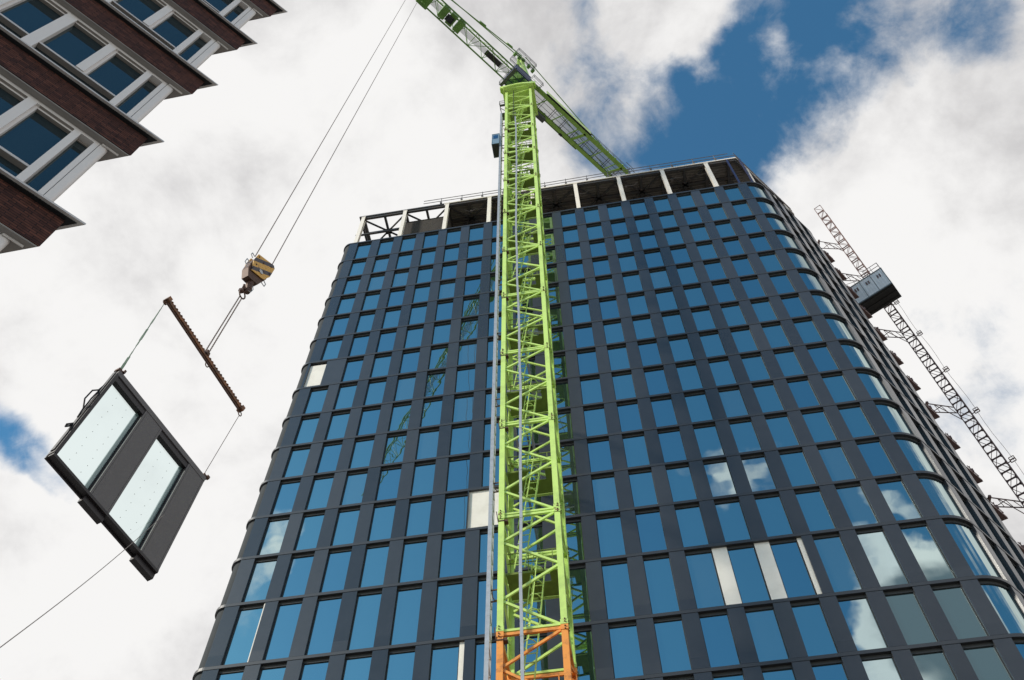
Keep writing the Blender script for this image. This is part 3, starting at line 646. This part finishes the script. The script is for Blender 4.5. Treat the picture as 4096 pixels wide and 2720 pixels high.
# tower head
HZ = 96.6; AP = 106.6; o = MB()
for s_, w in ((-.75, -.75), (.85, -.75), (.85, .75), (-.75, .75)):
    o.bar(jl(s_, w, HZ), jl(.1 + s_ * .12, w * .22, AP), .20)
for t in (.2, .42, .62, .8):
    q = lambda s_, w: jl(s_ * (1 - t) + (.1 + s_ * .12) * t, w * (1 - t) + w * .22 * t, HZ + (AP - HZ) * t)
    cs = [q(-.75, -.75), q(.85, -.75), q(.85, .75), q(-.75, .75)]
    for a, b in zip(cs, cs[1:] + cs[:1]): o.bar(a, b, .10)
for w in (-1, 1):     # plated side cheeks
    o.prism([jl(-.72, .78 * w, HZ), jl(.86, .78 * w, HZ), jl(.42, .42 * w, 101.6), jl(.20, .20 * w, AP), jl(-.02, .20 * w, AP), jl(-.45, .58 * w, 99.8)], jl(0, .03 * w, 0) - jl(0, 0, 0))
jbox(o, -.15, .4, -.3, .3, AP - .3, AP + .5)
o.build('tower_head', M_green, K)
def rail_deck(mb, s0, s1, w0, w1, z, hh=1.1, step=.7, posts=True):
    for q in range(5): t = q / 4; mb.bar(jl(s0, w0 + (w1 - w0) * t, z), jl(s1, w0 + (w1 - w0) * t, z), .03)
    cs = [(s0, w0), (s1, w0), (s1, w1), (s0, w1)]
    for (a, b), (c, d_) in zip(cs, cs[1:] + cs[:1]):
        for zz in (z + hh * .5, z + hh): mb.bar(jl(a, b, zz), jl(c, d_, zz), .04)
        n = max(1, int(math.hypot(c - a, d_ - b) / step))
        for k in range(n): t = k / n; mb.bar(jl(a + (c - a) * t, b + (d_ - b) * t, z), jl(a + (c - a) * t, b + (d_ - b) * t, z + hh), .035)
for args in ((-1.0, 1.55, -1.0, -.42, 104.9, 1.1), (-1.55, -.4, -.55, -.12, 101.6, 1.0), (.5, 1.75, -1.5, -.75, 96.6, 1.1)):
    o = MB(); rail_deck(o, *args); o.build('head_railing', M_grey, K)
o = MB()
for s_ in (-1.1, -.5, .1, .9, 1.5): jbox(o, s_, s_ + .28, -.5, -.1, 105.6 - abs(s_) * .3, 106.2 - abs(s_) * .3)
o.build('pulley_block', M_dgreen, K)
# jib
JB = 97.0; wj = .775
def lattice(o, s0, s1, zb, zt, pitch, wb, r=.05, sgn=1):
    n = int(round(abs(s1 - s0) / pitch)); dp = (s1 - s0) / n
    o.bar(jl(s0, wb, zb), jl(s1, wb, zb), .13, .16); o.bar(jl(s0, -wb, zb), jl(s1, -wb, zb), .13, .16); o.tube(jl(s0, 0, zt), jl(s1, 0, zt), .085, 8)
    for k in range(n):
        a = s0 + k * dp; b = a + dp; mdl = (a + b) / 2
        for w in (wb, -wb):
            o.tube(jl(a, w, zb), jl(mdl, 0, zt), .035, 5); o.tube(jl(mdl, 0, zt), jl(b, w, zb), .035, 5)
        o.tube(jl(a, wb, zb), jl(a, -wb, zb), .035, 5)
        o.tube(jl(a, wb if k % 2 else -wb, zb), jl(b, -wb if k % 2 else wb, zb), .03, 5)
o = MB(); lattice(o, -.8, -46.0, JB, JB + 2.35, 1.88, wj)
jb = o.build('jib', M_dgreen, K)
o = MB(); jbox(o, -1.6, -8.2, -.28, .30, JB + .10, JB + .13); jbox(o, -10.6, -30, -.28, .30, JB + .10, JB + .13); o.build('jib_walkway', M_mesh, K)
o = MB(); jbox(o, -4.7, -2.75, -.25, .28, JB - .02, JB + .09); o.build('trolley_winch_tray', M_darkm, K)
for s_ in (-10.55, -9.55, -8.6):
    o = MB(); jbox(o, s_, s_ + .72, -.62, .60, JB - .12, JB + .55); o.build('jib_cabinet', M_dgreen, K)
o = MB(); jbox(o, -9.8, -9.0, -.3, .35, JB - .35, JB - .13); o.tube(jl(-9.4, -.3, JB - .3), jl(-9.4, .3, JB - .3), .25, 12); o.build('trolley_motor', M_black, K)
# pendant bars
o = MB(); o.bar(jl(-.1, -.42, AP + .1), jl(-16, -.42, 99.8), .09, .12); o.bar(jl(-.1, -.15, AP + .1), jl(-28, -.15, 99.5), .08, .1)
for s_ in (-1.6, -5.4, -11): 
    zc = AP - (AP - 99.8) * (-s_) / 16; o.bar(jl(s_, -.5, zc + .1), jl(s_ - .8, -.5, zc - .24), .20, .26)
o.build('jib_tie_bar', M_dgreen, K)
o = MB(); o.bar(jl(.3, -.62, AP), jl(14.2, -.62, JB + .35), .08, .1); o.bar(jl(.3, .50, AP), jl(14.2, .62, JB + .35), .08, .1)
for s_ in (9.3, 12.0):
    zc = AP - (AP - JB) * s_ / 14.2; o.bar(jl(s_ - .3, -.62, zc + .3), jl(s_ + .4, -.62, zc - .15), .18, .26)
o.build('counter_jib_tie_bar', M_dgreen, K)
# counter-jib: two girders, cross members, walkway grating
o = MB()
for w in (-.80, .80):
    jbox(o, .9, 15.1, w - .13, w + .13, JB - .06, JB + .34); jbox(o, .9, 15.1, w - .19, w + .19, JB - .09, JB - .06); jbox(o, .9, 15.1, w - .19, w + .19, JB + .34, JB + .37)
    for k in range(12): s_ = 1.7 + k * 1.1; jbox(o, s_, s_ + .12, w - .24, w + .24, JB + .3, JB + .46)
for s_ in (3.1, 5.4, 7.6, 9.2, 11.1, 13.1): o.bar(jl(s_, -.7, JB + .02), jl(s_ - .55, .7, JB + .02), .09, .1)
for s_ in (8.2, 13.6):
    o.bar(jl(s_ - .5, .75, JB - .02), jl(s_ + .3, -.75, JB - .02), .26, .14); jbox(o, s_ - .6, s_ + .1, .6, 1.0, JB - .16, JB - .08)
jbox(o, 14.9, 15.15, -.9, .9, JB - .06, JB + .5)
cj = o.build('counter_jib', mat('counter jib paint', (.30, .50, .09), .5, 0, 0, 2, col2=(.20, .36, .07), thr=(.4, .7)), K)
o = MB()
for w in (-.66, -.22, .22, .66): o.bar(jl(1, w, JB + .18), jl(14.9, w, JB + .18), .035)
s_ = 1.3
while s_ < 14.8:
    o.bar(jl(s_, -.68, JB + .14), jl(s_, .68, JB + .14), .05); o.bar(jl(s_ + .22, -.68, JB + .14), jl(s_ + .22, .68, JB + .14), .04); s_ += 1.55
o.build('walkway_bearer', M_darkm, K)
o = MB(); jbox(o, 1.0, 14.9, -.66, .66, JB + .20, JB + .225); o.build('walkway_grating', M_mesh, K)
o = MB(); jbox(o, 2.7, 9.0, -1.10, -1.06, JB + .05, JB + 1.25); sb = o.build('side_board', M_green, K)
o = MB(); jbox(o, 2.7, 9.0, -1.16, -.99, JB + .0, JB + .05); jbox(o, 2.7, 9.0, -1.05, -1.02, JB + .05, JB + 1.2); o.build('board_frame', M_black, sb)
o = MB(); jbox(o, 3.6, 8.9, 1.08, 1.12, JB + .0, JB + 1.1); sb = o.build('side_board', M_green, K)
o = MB(); jbox(o, 3.6, 8.9, 1.00, 1.07, JB - .05, JB + 1.1); jbox(o, 6.4, 6.8, .9, 1.15, JB - .1, JB + .0); o.build('board_frame', M_black, sb)
o = MB(); jbox(o, 3.0, 4.2, .75, 1.25, JB - .85, JB - .05); jbox(o, 2.4, 3.1, .9, 1.3, JB - .6, JB + .1); jbox(o, 1.6, 2.4, .95, 1.2, JB - .5, JB - .3); o.build('hoist_motor', M_grey, K)
o = MB(); jbox(o, 1.2, 2.4, .75, 1.45, JB - 1.2, JB - .55); o.build('motor_guard', M_green, K)
o = MB()
for a, b, w in ((1.0, 15, -1.0),):
    for zz in (JB + .9, JB + 1.4): o.bar(jl(9.2, w, zz), jl(b, w, zz), .035)
    s_ = 9.2
    while s_ < 15: o.bar(jl(s_, w, JB + .3), jl(s_, w, JB + 1.4), .035); s_ += 1.1
o.path([jl(14.5, -1.3, JB + .2), jl(15.3, -1.3, JB + .2), jl(15.3, -1.3, JB + 1.3), jl(14.2, -1.3, JB + 1.3)], .03)
o.build('counter_jib_railing', M_grey, K)
for k in range(4):
    o = MB(); jbox(o, 15.3 + k * .45, 15.7 + k * .45, -.75, .75, JB - 2.4, JB + .3); o.build('counterweight', M_galvd, K)
o = MB()     # platform below the slewing ring
def cbox(mb, x0, x1, y0, y1, z0, z1, m=0): mb.box(x0, x1, y0, y1, z0, z1, m)
cbox(o, -1.75, -1.28, -1.3, -1.1, 86.9, 86.95); cbox(o, -1.75, -1.28, -.5, .2, 86.9, 86.93)
for x in (-1.75, -1.3):
    for zz in (87.4, 87.95): o.bar((x, -1.3, zz), (x, .2, zz), .035)
for y in (-1.3, -.8, -.3, .2):
    o.bar((-1.75, y, 86.9), (-1.75, y, 87.95), .035)
for zz in (87.4, 87.95): o.bar((-1.75, -1.3, zz), (-1.3, -1.3, zz), .035)
o.bar((-1.75, -1.0, 86.9), (-1.25, -1.0, 85.8), .05)
o.build('side_platform', M_grey, K)
# trolley on the jib
o = MB(); jbox(o, -12.9, -11.7, -.95, .95, JB - .32, JB - .16)
for s_ in (-12.8, -11.8):
    for w in (-.86, .86): o.tube(jl(s_, w - .08, JB - .1), jl(s_, w + .08, JB - .1), .16, 12)
for w in (-.5, .5): o.tube(jl(-12.3, w - .06, JB - .5), jl(-12.3, w + .06, JB - .5), .22, 14)
tr = o.build('trolley', M_dgreen, K)

# ------------------------------------------------------------------ hook block
U = Vector((.318, .948, 0)).normalized(); NV = Vector((U.y, -U.x, 0)); HC = Vector((7.47, -18.9, 32.4)); yaw = math.atan2(U.y, U.x)
HB = thing('hook_block', 'yellow and black striped crane hook block hanging on two thin ropes', 'hook block', HC, yaw)
# local: x = along U, y = away from the camera, z up
pl = [(-.40, .77), (.38, 1.23), (.47, 1.1), (.43, .37), (.33, .09), (.27, -.15), (-.37, -.45), (-.47, .16)]
o = MB(); o.prism([(x, -.16, z) for x, z in pl], (0, -.03, 0)); o.prism([(x, .16, z) for x, z in pl], (0, .03, 0))
for x, z in ((-.33, .66), (-.05, .65), (.3, .95), (.36, .5), (-.3, .1), (-.38, -.25), (.1, .2)): o.tube((x, -.189, z), (x, -.21, z), .035, 8, 1)
o.build('cheek_plate', [M_stripe, M_hook], HB)
bd2 = [(-.47, .16), (-.50, -.43), (-.36, -.85), (-.17, -.80), (.15, -.66), (.36, .08), (.42, .9), (-.36, .6)]
o = MB(); o.prism([(x, -.14, z) for x, z in bd2], (0, .28, 0)); o.build('block_body', M_hook, HB)
o = MB(); o.tube((0, -.22, .02), (0, .22, .02), .10, 12); o.build('axle', M_galv, HB)
for pts in ([(-.45, .55), (-.60, .60), (-.62, .45), (-.50, .36)], [(-.48, -.05), (-.68, -.02), (-.70, -.28), (-.52, -.40)], [(.30, 0), (.46, -.08), (.44, -.28), (.26, -.26)]):
    o = MB(); o.path([(x, -.1, z) for x, z in pts], .018, 5); o.build('lift_handle', M_galv, HB)
o = MB(); hk = [(-.06, -.66, .12), (-.06, -1.0, .13), (.00, -1.2, .12), (-.02, -1.38, .10), (-.13, -1.42, .08), (-.22, -1.34, .05), (-.24, -1.22, .035)]
for (x, z, r), (x2, z2, r2) in zip(hk, hk[1:]): o.tube((x, 0, z), (x2, 0, z2), (r + r2) / 2, 10)
o.build('hook', M_hook, HB)
o = MB(); o.path([(.03, -.08, -.9), (.10, -.1, -1.1), (.06, -.1, -1.35), (-.05, -.08, -1.42)], .014, 5); o.build('safety_latch', M_galv, HB)
o = MB()
ra = Vector((6.23, -16.32, 96.6)); rb = Vector((7.16, -15.77, 96.6))
def toL(P): v = Vector(P) - HC; return Vector((v.dot(U), v.dot(Vector((-U.y, U.x, 0))), v.z))
o.tube((-.38, 0, .80), toL(ra), .02, 5); o.build('hoist_rope', M_rope, HB)
o = MB(); o.tube((.40, 0, 1.18), toL(rb), .02, 5); o.build('hoist_rope', M_rope, HB)

# ------------------------------------------------------------------ spreader beam with its slings
b0 = Vector((6.74, -21.08, 26.71)); b1 = Vector((8.01, -17.28, 26.01)); bmid = (b0 + b1) / 2
SB = thing('spreader_beam', 'rusty brown lifting beam with toothed edges hanging between hook and facade unit', 'lifting beam', bmid)
L0 = b0 - bmid; L1v = b1 - bmid; dv = (L1v - L0).normalized(); up = Vector((0, 0, 1)); nx = dv.cross(up).normalized()
o = MB(); o.bar(L0, L1v, .11, .14)
n = 34
for k in range(n):
    p = L0 + (L1v - L0) * ((k + .5) / n)
    for sd in (-1, 1): o.bar(p + nx * (.055 * sd) + up * .06, p + nx * (.078 * sd) + up * .06, .055, .03)
o.bar(L0 - dv * .03, L0 + dv * .10, .20, .20); o.bar(L1v + dv * .03, L1v - dv * .10, .20, .20)
o.build('beam', M_beam, SB)
o = MB(); o.bar(L0 + up * -.1, L1v + up * -.1, .05, .10); o.build('lower_flange', M_hook, SB)
for t in (.0, 1.0, .55):
    p = L0 + (L1v - L0) * t; o = MB(); c = p - up * .2
    ring = [c + dv * (.07 * math.cos(a)) + up * (.09 * math.sin(a)) for a in [k * math.pi / 4 for k in range(9)]]
    o.path(ring, .018, 5); o.build('shackle', M_hook, SB)
o = MB(); hr = Vector((7.43, -19.03, 30.45)) - bmid
o.box(hr.x * 0 - .08, .08, -.08, .08, .02, .22); o.build('centre_lug', M_hook, SB)
for sd in (-1, 1):
    o = MB(); q0 = Vector((0, 0, .2)) + dv * (.06 * sd); q1 = hr + dv * (.05 * sd); n = 60
    for k in range(n):
        a = q0 + (q1 - q0) * (k / n); b = q0 + (q1 - q0) * ((k + .8) / n); w = (.045, .02) if k % 2 else (.02, .045)
        o.bar(a, b, w[0], w[1])
    o.build('chain', M_rope, SB)
o = MB(); ring = [hr + Vector((0, 0, .18)) + dv * (.15 * math.cos(a)) + up * (.20 * math.sin(a)) for a in [k * math.pi / 6 for k in range(13)]]
o.path(ring, .028, 6); ring = [hr + Vector((0, 0, .52)) + nx * (.08 * math.cos(a)) + dv * (.05 * math.cos(a)) + up * (.14 * math.sin(a)) for a in [k * math.pi / 6 for k in range(13)]]
o.path(ring, .026, 6); o.box(hr.x - .14, hr.x + .0, hr.y - .12, hr.y + .02, hr.z + .30, hr.z + .46); o.build('master_link', M_hook, SB)
pA_ = Vector((6.683, -21.03, 22.90)) - bmid; pB_ = Vector((7.867, -17.51, 22.61)) - bmid
o = MB(); sA = L0 - up * .28
for k in range(12):
    a = sA + (pA_ - sA) * (k / 12); b = sA + (pA_ - sA) * ((k + 1) / 12); w = .02 + .075 * abs(math.sin(k * .75)); o.bar(a, b, w, .012, up=(.3 + .3 * math.sin(k), 1, 0))
o.build('strap_sling', M_strap, SB)
o = MB(); o.tube(L1v - up * .28, pB_, .010, 5); o.build('wire_sling', M_rope, SB)

# ------------------------------------------------------------------ facade unit in the air
PA = Vector((6.69, -21.26, 22.75)); X1 = Vector((7.96, -17.48, 22.46)); X3 = Vector((6.74, -21.59, 18.66))
ex = (X1 - PA).normalized(); ez = (PA - X3); ez = (ez - ex * ez.dot(ex)).normalized(); ey = ez.cross(ex)
FU = thing('facade_unit', 'dark framed facade unit with two clear panes hanging from the lifting beam', 'facade panel', PA)
FU.rotation_euler = Matrix((ex, ey, ez)).transposed().to_euler()
Hh = 4.10; FU.scale = (.955, 1, .965); FU.location = PA + ex * .17 - ez * .03
o = MB(); o.box(0, 4, -.012, .16, -.20, 0); o.build('top_ledge', M_pan, FU)
for x0, x1 in ((1.30, 2.02), (3.28, 4.0)):
    o = MB(); o.box(x0, x1, 0, .18, -Hh, -.2); o.build('solid_pier', M_pan, FU)
    o = MB(); o.box(x0 + .06, x0 + .068, -.003, -.0005, -Hh + .02, -.22); o.box(x1 - .068, x1 - .06, -.003, -.0005, -Hh + .02, -.22); o.build('pier_joint', M_pand, FU)
    o = MB(); o.box(x0 - .02, x1 + .0, .06, .22, -Hh - .27, -Hh - .092); o.build('lap_plate', M_pand, FU)
o = MB(); o.box(-.02, .075, -.02, .20, -Hh, 0.0 - .2); o.box(-.05, -.02, .03, .14, -Hh + .1, -.1); o.build('edge_jamb', M_pand, FU)
o = MB(); o.box(0.0, 4.0, -.012, .17, -Hh - .09, -Hh); o.box(-.02, 4.02, .17, .21, -Hh - .14, -Hh + .02); o.build('bottom_rail', M_pand, FU)
for x0, x1 in ((.075, 1.30), (2.02, 3.28)):
    o = MB(); o.box(x0, x1, .02, .17, -.42, -.2); o.box(x1 - .03, x1, .10, .17, -Hh, -.42); fr_ = o.build('window_frame', M_pand, FU)
    o = MB(); o.box(x1 - .14, x1 - .035, .13, .17, -Hh, -.42); o.build('frame_return', M_pglassedge, fr_)
    o = MB(); o.poly([(x0, .12, -Hh), (x1 - .03, .12, -Hh), (x1 - .03, .12, -.42), (x0, .12, -.42)]); pn = o.build('pane', M_clear, FU)
    o = MB()
    for i in range(2):
        for j in range(10):
            cxp = x0 + .38 + i * .42 + (.03 if j % 3 else -.01); cz = -.75 - j * .33
            o.tube((cxp, .108, cz), (cxp, .114, cz), .010, 8)
    o.build('suction_mark', M_grey, pn)
o = MB(); o.box(-.05, .16, .0, .16, .0, .10); o.box(.10, .16, -.05, .05, .02, .16); o.tube((.05, .08, .1), (.05, .08, .24), .025, 6); o.build('lifting_bracket', M_hook, FU)
o = MB(); o.box(3.88, 4.06, .0, .16, .0, .10); o.box(4.0, 4.10, -.03, .05, .03, .14); o.tube((3.95, .08, .1), (3.95, .08, .22), .02, 6); o.build('lifting_bracket', M_hook, FU)
o = MB(); P_ = [(-.03, .1, -.75), (-.07, .12, -1.1), (-.20, .10, -1.35), (-.22, .1, -1.8), (-.09, .1, -2.1), (-.06, .1, -2.5)]
o.path(P_, .022, 5); o.path([(-.03, .1, -.6), (-.09, .1, -1.6), (-.08, .1, -2.2)], .02, 5); o.build('hanging_strap', M_black, FU); o = MB()
o.path([(-.06, .1, -2.8), (-.16, .1, -2.98), (-.15, .1, -3.08), (-.08, .1, -2.95), (-.03, .1, -2.75)], .025, 5); o.build('hanging_strap', M_black, FU)

# tag line
o = MB(); e0 = Vector((7.81, -18.0, 20.0)); e1 = Vector((7.95, -21.9, 13.7)); 
t0 = PA + ex * 3.35 + ez * (-2.55) - ey * .06; dirv = Vector((-0.55877256, 0.58261928, 0.59019319))
t1 = CAM + dirv * 16.0
pts = [t0 + (t1 - t0) * (k / 16) + Vector((0, 0, -.18 * math.sin(math.pi * k / 16))) for k in range(17)]
t2 = t1 + (t1 - pts[-2]) * 18
tl = MB(); tl.path([p - t0 for p in pts] + [t2 - t0], .0085, 5); tl = tl.build('tag_line', M_rope2); tl.location = t0
tag(tl, 'thin tag rope running from the hanging facade unit down to the left', 'rope')

# ------------------------------------------------------------------ small lift on the crane mast
LF = thing('mast_lift', 'narrow grey lift rail beside the crane mast with blue grey car', 'crane lift', (14.06, -7.35, 0))
o = MB(); o.box(-.10, .06, -.12, -.05, .2, 84.6); o.box(-.10, .06, .28, .34, .2, 84.6)
z = .2
while z < 84.4: o.bar((.03, -.06, z), (.03, .30, z + .38), .035); o.bar((.03, .30, z + .38), (.03, -.06, z + .76), .035); z += .76
z = 1.7
while z < 84: o.box(-.105, .065, -.125, -.05, z, z + .03); z += 1.5
o.build('lift_rail', M_galv, LF)
o = MB(); zs = []
for i in range(1, len(JZ)):
    for f in (.35, .85): zs.append(JZ[i - 1] + (JZ[i] - JZ[i - 1]) * f)
for z in [zz for k, zz in enumerate(zs) if k % 2 == 0 or zz > 70]:
    if z > 83.9: continue
    o.bar((.05, -.02, z), (.35, -.02, z), .05, .04); o.bar((.05, .05, z - .5), (.35, .05, z - .5), .05, .04)
    o.path([(.10, .0, z - .05), (.13, .0, z - .35), (.2, .02, z - .48), (.32, .02, z - .47)], .02, 5)
o.build('rail_bracket', M_mast, LF)
o = MB(); o.box(-.68, -.10, -.33, .82, 76.0, 78.3); o.box(-.71, -.07, -.36, .85, 78.3, 78.36); o.box(-.71, -.07, -.36, .85, 75.94, 76.0); o.box(-.70, -.66, -.35, -.31, 76, 78.3); o.box(-.12, -.08, -.35, -.31, 76, 78.3)
car = o.build('lift_car', M_bluebox, LF)
o = MB(); o.box(-.58, -.20, -.345, -.335, 77.2, 78.05); o.build('car_window', M_cabg, car)
o = MB(); o.box(-.66, -.12, -.31, .80, 75.90, 75.938); o.bar((-.1, .1, 76.4), (.0, .1, 76.4), .1); o.build('car_floor', M_darkm, car)

# ------------------------------------------------------------------ construction hoist on the right
HD = Vector((math.cos(R(59.8)), math.sin(R(59.8)), 0)); HR = Vector((HD.y, -HD.x, 0)); HP = Vector((CAM.x, CAM.y, 0)) + HD * 52.4
HO = thing('construction_hoist', 'dark lattice hoist mast tied to the right side of the glass tower', 'hoist', HP, math.atan2(HR.y, HR.x))
# local: x = right, y = away, z up
mw = .36; z = .2; secs = 0; o = MB(); ZT = 97.3
for sx in (-1, 1):
    for sy in (-1, 1): o.tube((sx * mw, sy * mw, .1), (sx * mw, sy * mw, ZT), .04, 6)
o.box(mw + .01, mw + .08, -.08, .08, .1, ZT - 1.5)
while z < ZT - .2:
    for zz in (z, z + 1.42):
        for (a, b) in (((-mw, -mw), (mw, -mw)), ((mw, -mw), (mw, mw)), ((mw, mw), (-mw, mw)), ((-mw, mw), (-mw, -mw))): o.bar((a[0], a[1], zz), (b[0], b[1], zz), .045, .05)
    flip = 1 if int(round(z / 1.5)) % 2 else -1
    o.bar((-mw * flip, -mw, z), (mw * flip, -mw, z + 1.42), .035); o.bar((mw * flip, mw, z), (-mw * flip, mw, z + 1.42), .035)
    o.bar((-mw, -mw * flip, z), (-mw, mw * flip, z + 1.42), .035); o.bar((mw, mw * flip, z), (mw, -mw * flip, z + 1.42), .035)
    # corner gussets give the openings their rounded look
    for sx in (-1, 1):
        for zz, dz in ((z + .03, .2), (z + 1.39, -.2)):
            for sy in (-1, 1): o.prism([(sx * mw, sy * mw, zz), (sx * (mw - .12), sy * mw, zz), (sx * mw, sy * mw, zz + dz * .7)], (0, .02, 0))
    z += 1.5
o.build('hoist_mast', M_mast, HO)
tz = [16, 27, 38, 49.2, 59.9, 71.0, 81.5, 88.6]
for z in tz:
    o = MB(); base = [(-.36, -.3), (-.36, .36)]
    A = [Vector((-.36, -.30, z)), Vector((-.36, .36, z))]; E = [Vector((-1.75, -1.9, z)), Vector((-2.15, -1.25, z))]
    for a, b in zip(A, E): o.bar(a, b, .06)
    for t in (.25, .5, .75):
        p = A[0].lerp(E[0], t); q = A[1].lerp(E[1], t - .2); o.bar(p, q, .04)
    o.bar(A[0].lerp(E[0], .45), A[1].lerp(E[1], .8), .04)
    dd = (E[1] - E[0]).normalized(); o.bar(E[0] - dd * .15, E[1] + dd * .15, .16, .16)
    o.bar(A[0] - Vector((0, 0, 1.6)), A[0].lerp(E[0], .75), .045)
    o.bar(E[0] + dd * .1, E[0] + dd * .1 + Vector((-1.0, -1.3, -.1)), .06); o.bar(E[1], E[1] + Vector((-.9, -1.1, 0)), .06); o.bar(E[1], E[0] + Vector((-.9, -1.2, 0)), .04)
    o.build('wall_tie', M_mast, HO)
for z in (6, 12, 18, 24, 30, 36, 41.6, 47.2, 52.9, 58.7, 64.3, 69.9, 75.4):
    o = MB(); x = .62
    o.bar((.4, 0, z), (x, 0, z), .05); o.path([(x, -.14, z), (x + .34, -.14, z), (x + .34, .14, z), (x, .14, z), (x, -.14, z)], .035, 5)
    o.path([(x, -.14, z + .22), (x + .34, -.14, z + .22), (x + .34, .14, z + .22), (x, .14, z + .22), (x, -.14, z + .22)], .03, 5)
    for a, b in ((x, -.14), (x + .34, -.14), (x + .34, .14), (x, .14)): o.bar((a, b, z), (a, b, z + .22), .03)
    o.build('cable_guide', M_mast, HO)
o = MB(); pts = [(.62 + .17 + .05 * math.sin(k * 1.3), 0, .5 + k * 1.5) for k in range(51)]; o.path(pts, .013, 4); o.build('trailing_cable', M_rope, HO)
# cage
CP = Vector((CAM.x, CAM.y, 0)) + HD * 50.9 - HR * .28
HG = thing('hoist_cage', 'pale corrugated hoist cage with dark floor riding the hoist mast', 'hoist cage', (CP.x, CP.y, 75.0), math.atan2(HR.y, HR.x))
o = MB(); o.box(-1.65, 1.65, -.78, -.74, 0, 2.85); o.box(-1.65, -1.61, -.74, .78, 0, 2.85); o.box(1.61, 1.65, -.74, .78, 0, 2.85)
x = -1.62
while x < 1.62: o.box(x, x + .07, -.82, -.78, .08, 2.8, 0); x += .24
wl_ = o.build('cage_wall', M_shed, HG)
o = MB()
for x in (-.58, .48): o.box(x, x + .06, -.815, -.795, 0, 2.85)
o.box(-1.68, 1.68, -.83, -.78, -.06, .08); o.box(-1.68, -1.60, -.82, -.74, 0, 2.9); o.box(1.60, 1.68, -.82, -.74, 0, 2.9); o.box(-1.70, 1.70, -.84, .84, 2.85, 2.95)
o.build('cage_frame', M_galvd, HG)
for x in (-1.25, -.15, .95):
    o = MB(); o.box(x, x + .14, -.83, -.805, 1.75, 2.25); o.box(x + .22, x + .36, -.83, -.805, 1.75, 2.25); o.build('vent_window', M_mast, wl_)
o = MB(); o.box(-1.68, 1.68, -.84, .84, -.16, -.06)
for k in range(14): o.box(-1.66 + k * .245, -1.60 + k * .245, -.82, .82, -.20, -.16)
for y in (-.6, 0, .6): o.box(-1.68, 1.68, y - .05, y + .05, -.26, -.20)
o.build('cage_floor', M_darkm, HG)
o = MB()
for x in (.2, .9, 1.6): o.bar((x, -.8, 2.95), (x, -.8, 4.0), .04)
for y in (-.8, 0, .78): o.bar((1.62, y, 2.95), (1.62, y, 4.0), .04)
for zz in (3.45, 4.0): o.bar((.2, -.8, zz), (1.62, -.8, zz), .04); o.bar((1.62, -.8, zz), (1.62, .78, zz), .04)
o.box(.7, 1.0, -.5, -.2, 2.95, 3.3)
for x in (-1.6, -.9): o.bar((x, -.8, 2.95), (x, -.8, 3.7), .035)
o.bar((-1.6, -.8, 3.7), (-.6, -.8, 3.2), .03)
o.build('roof_railing', M_mast, HG)
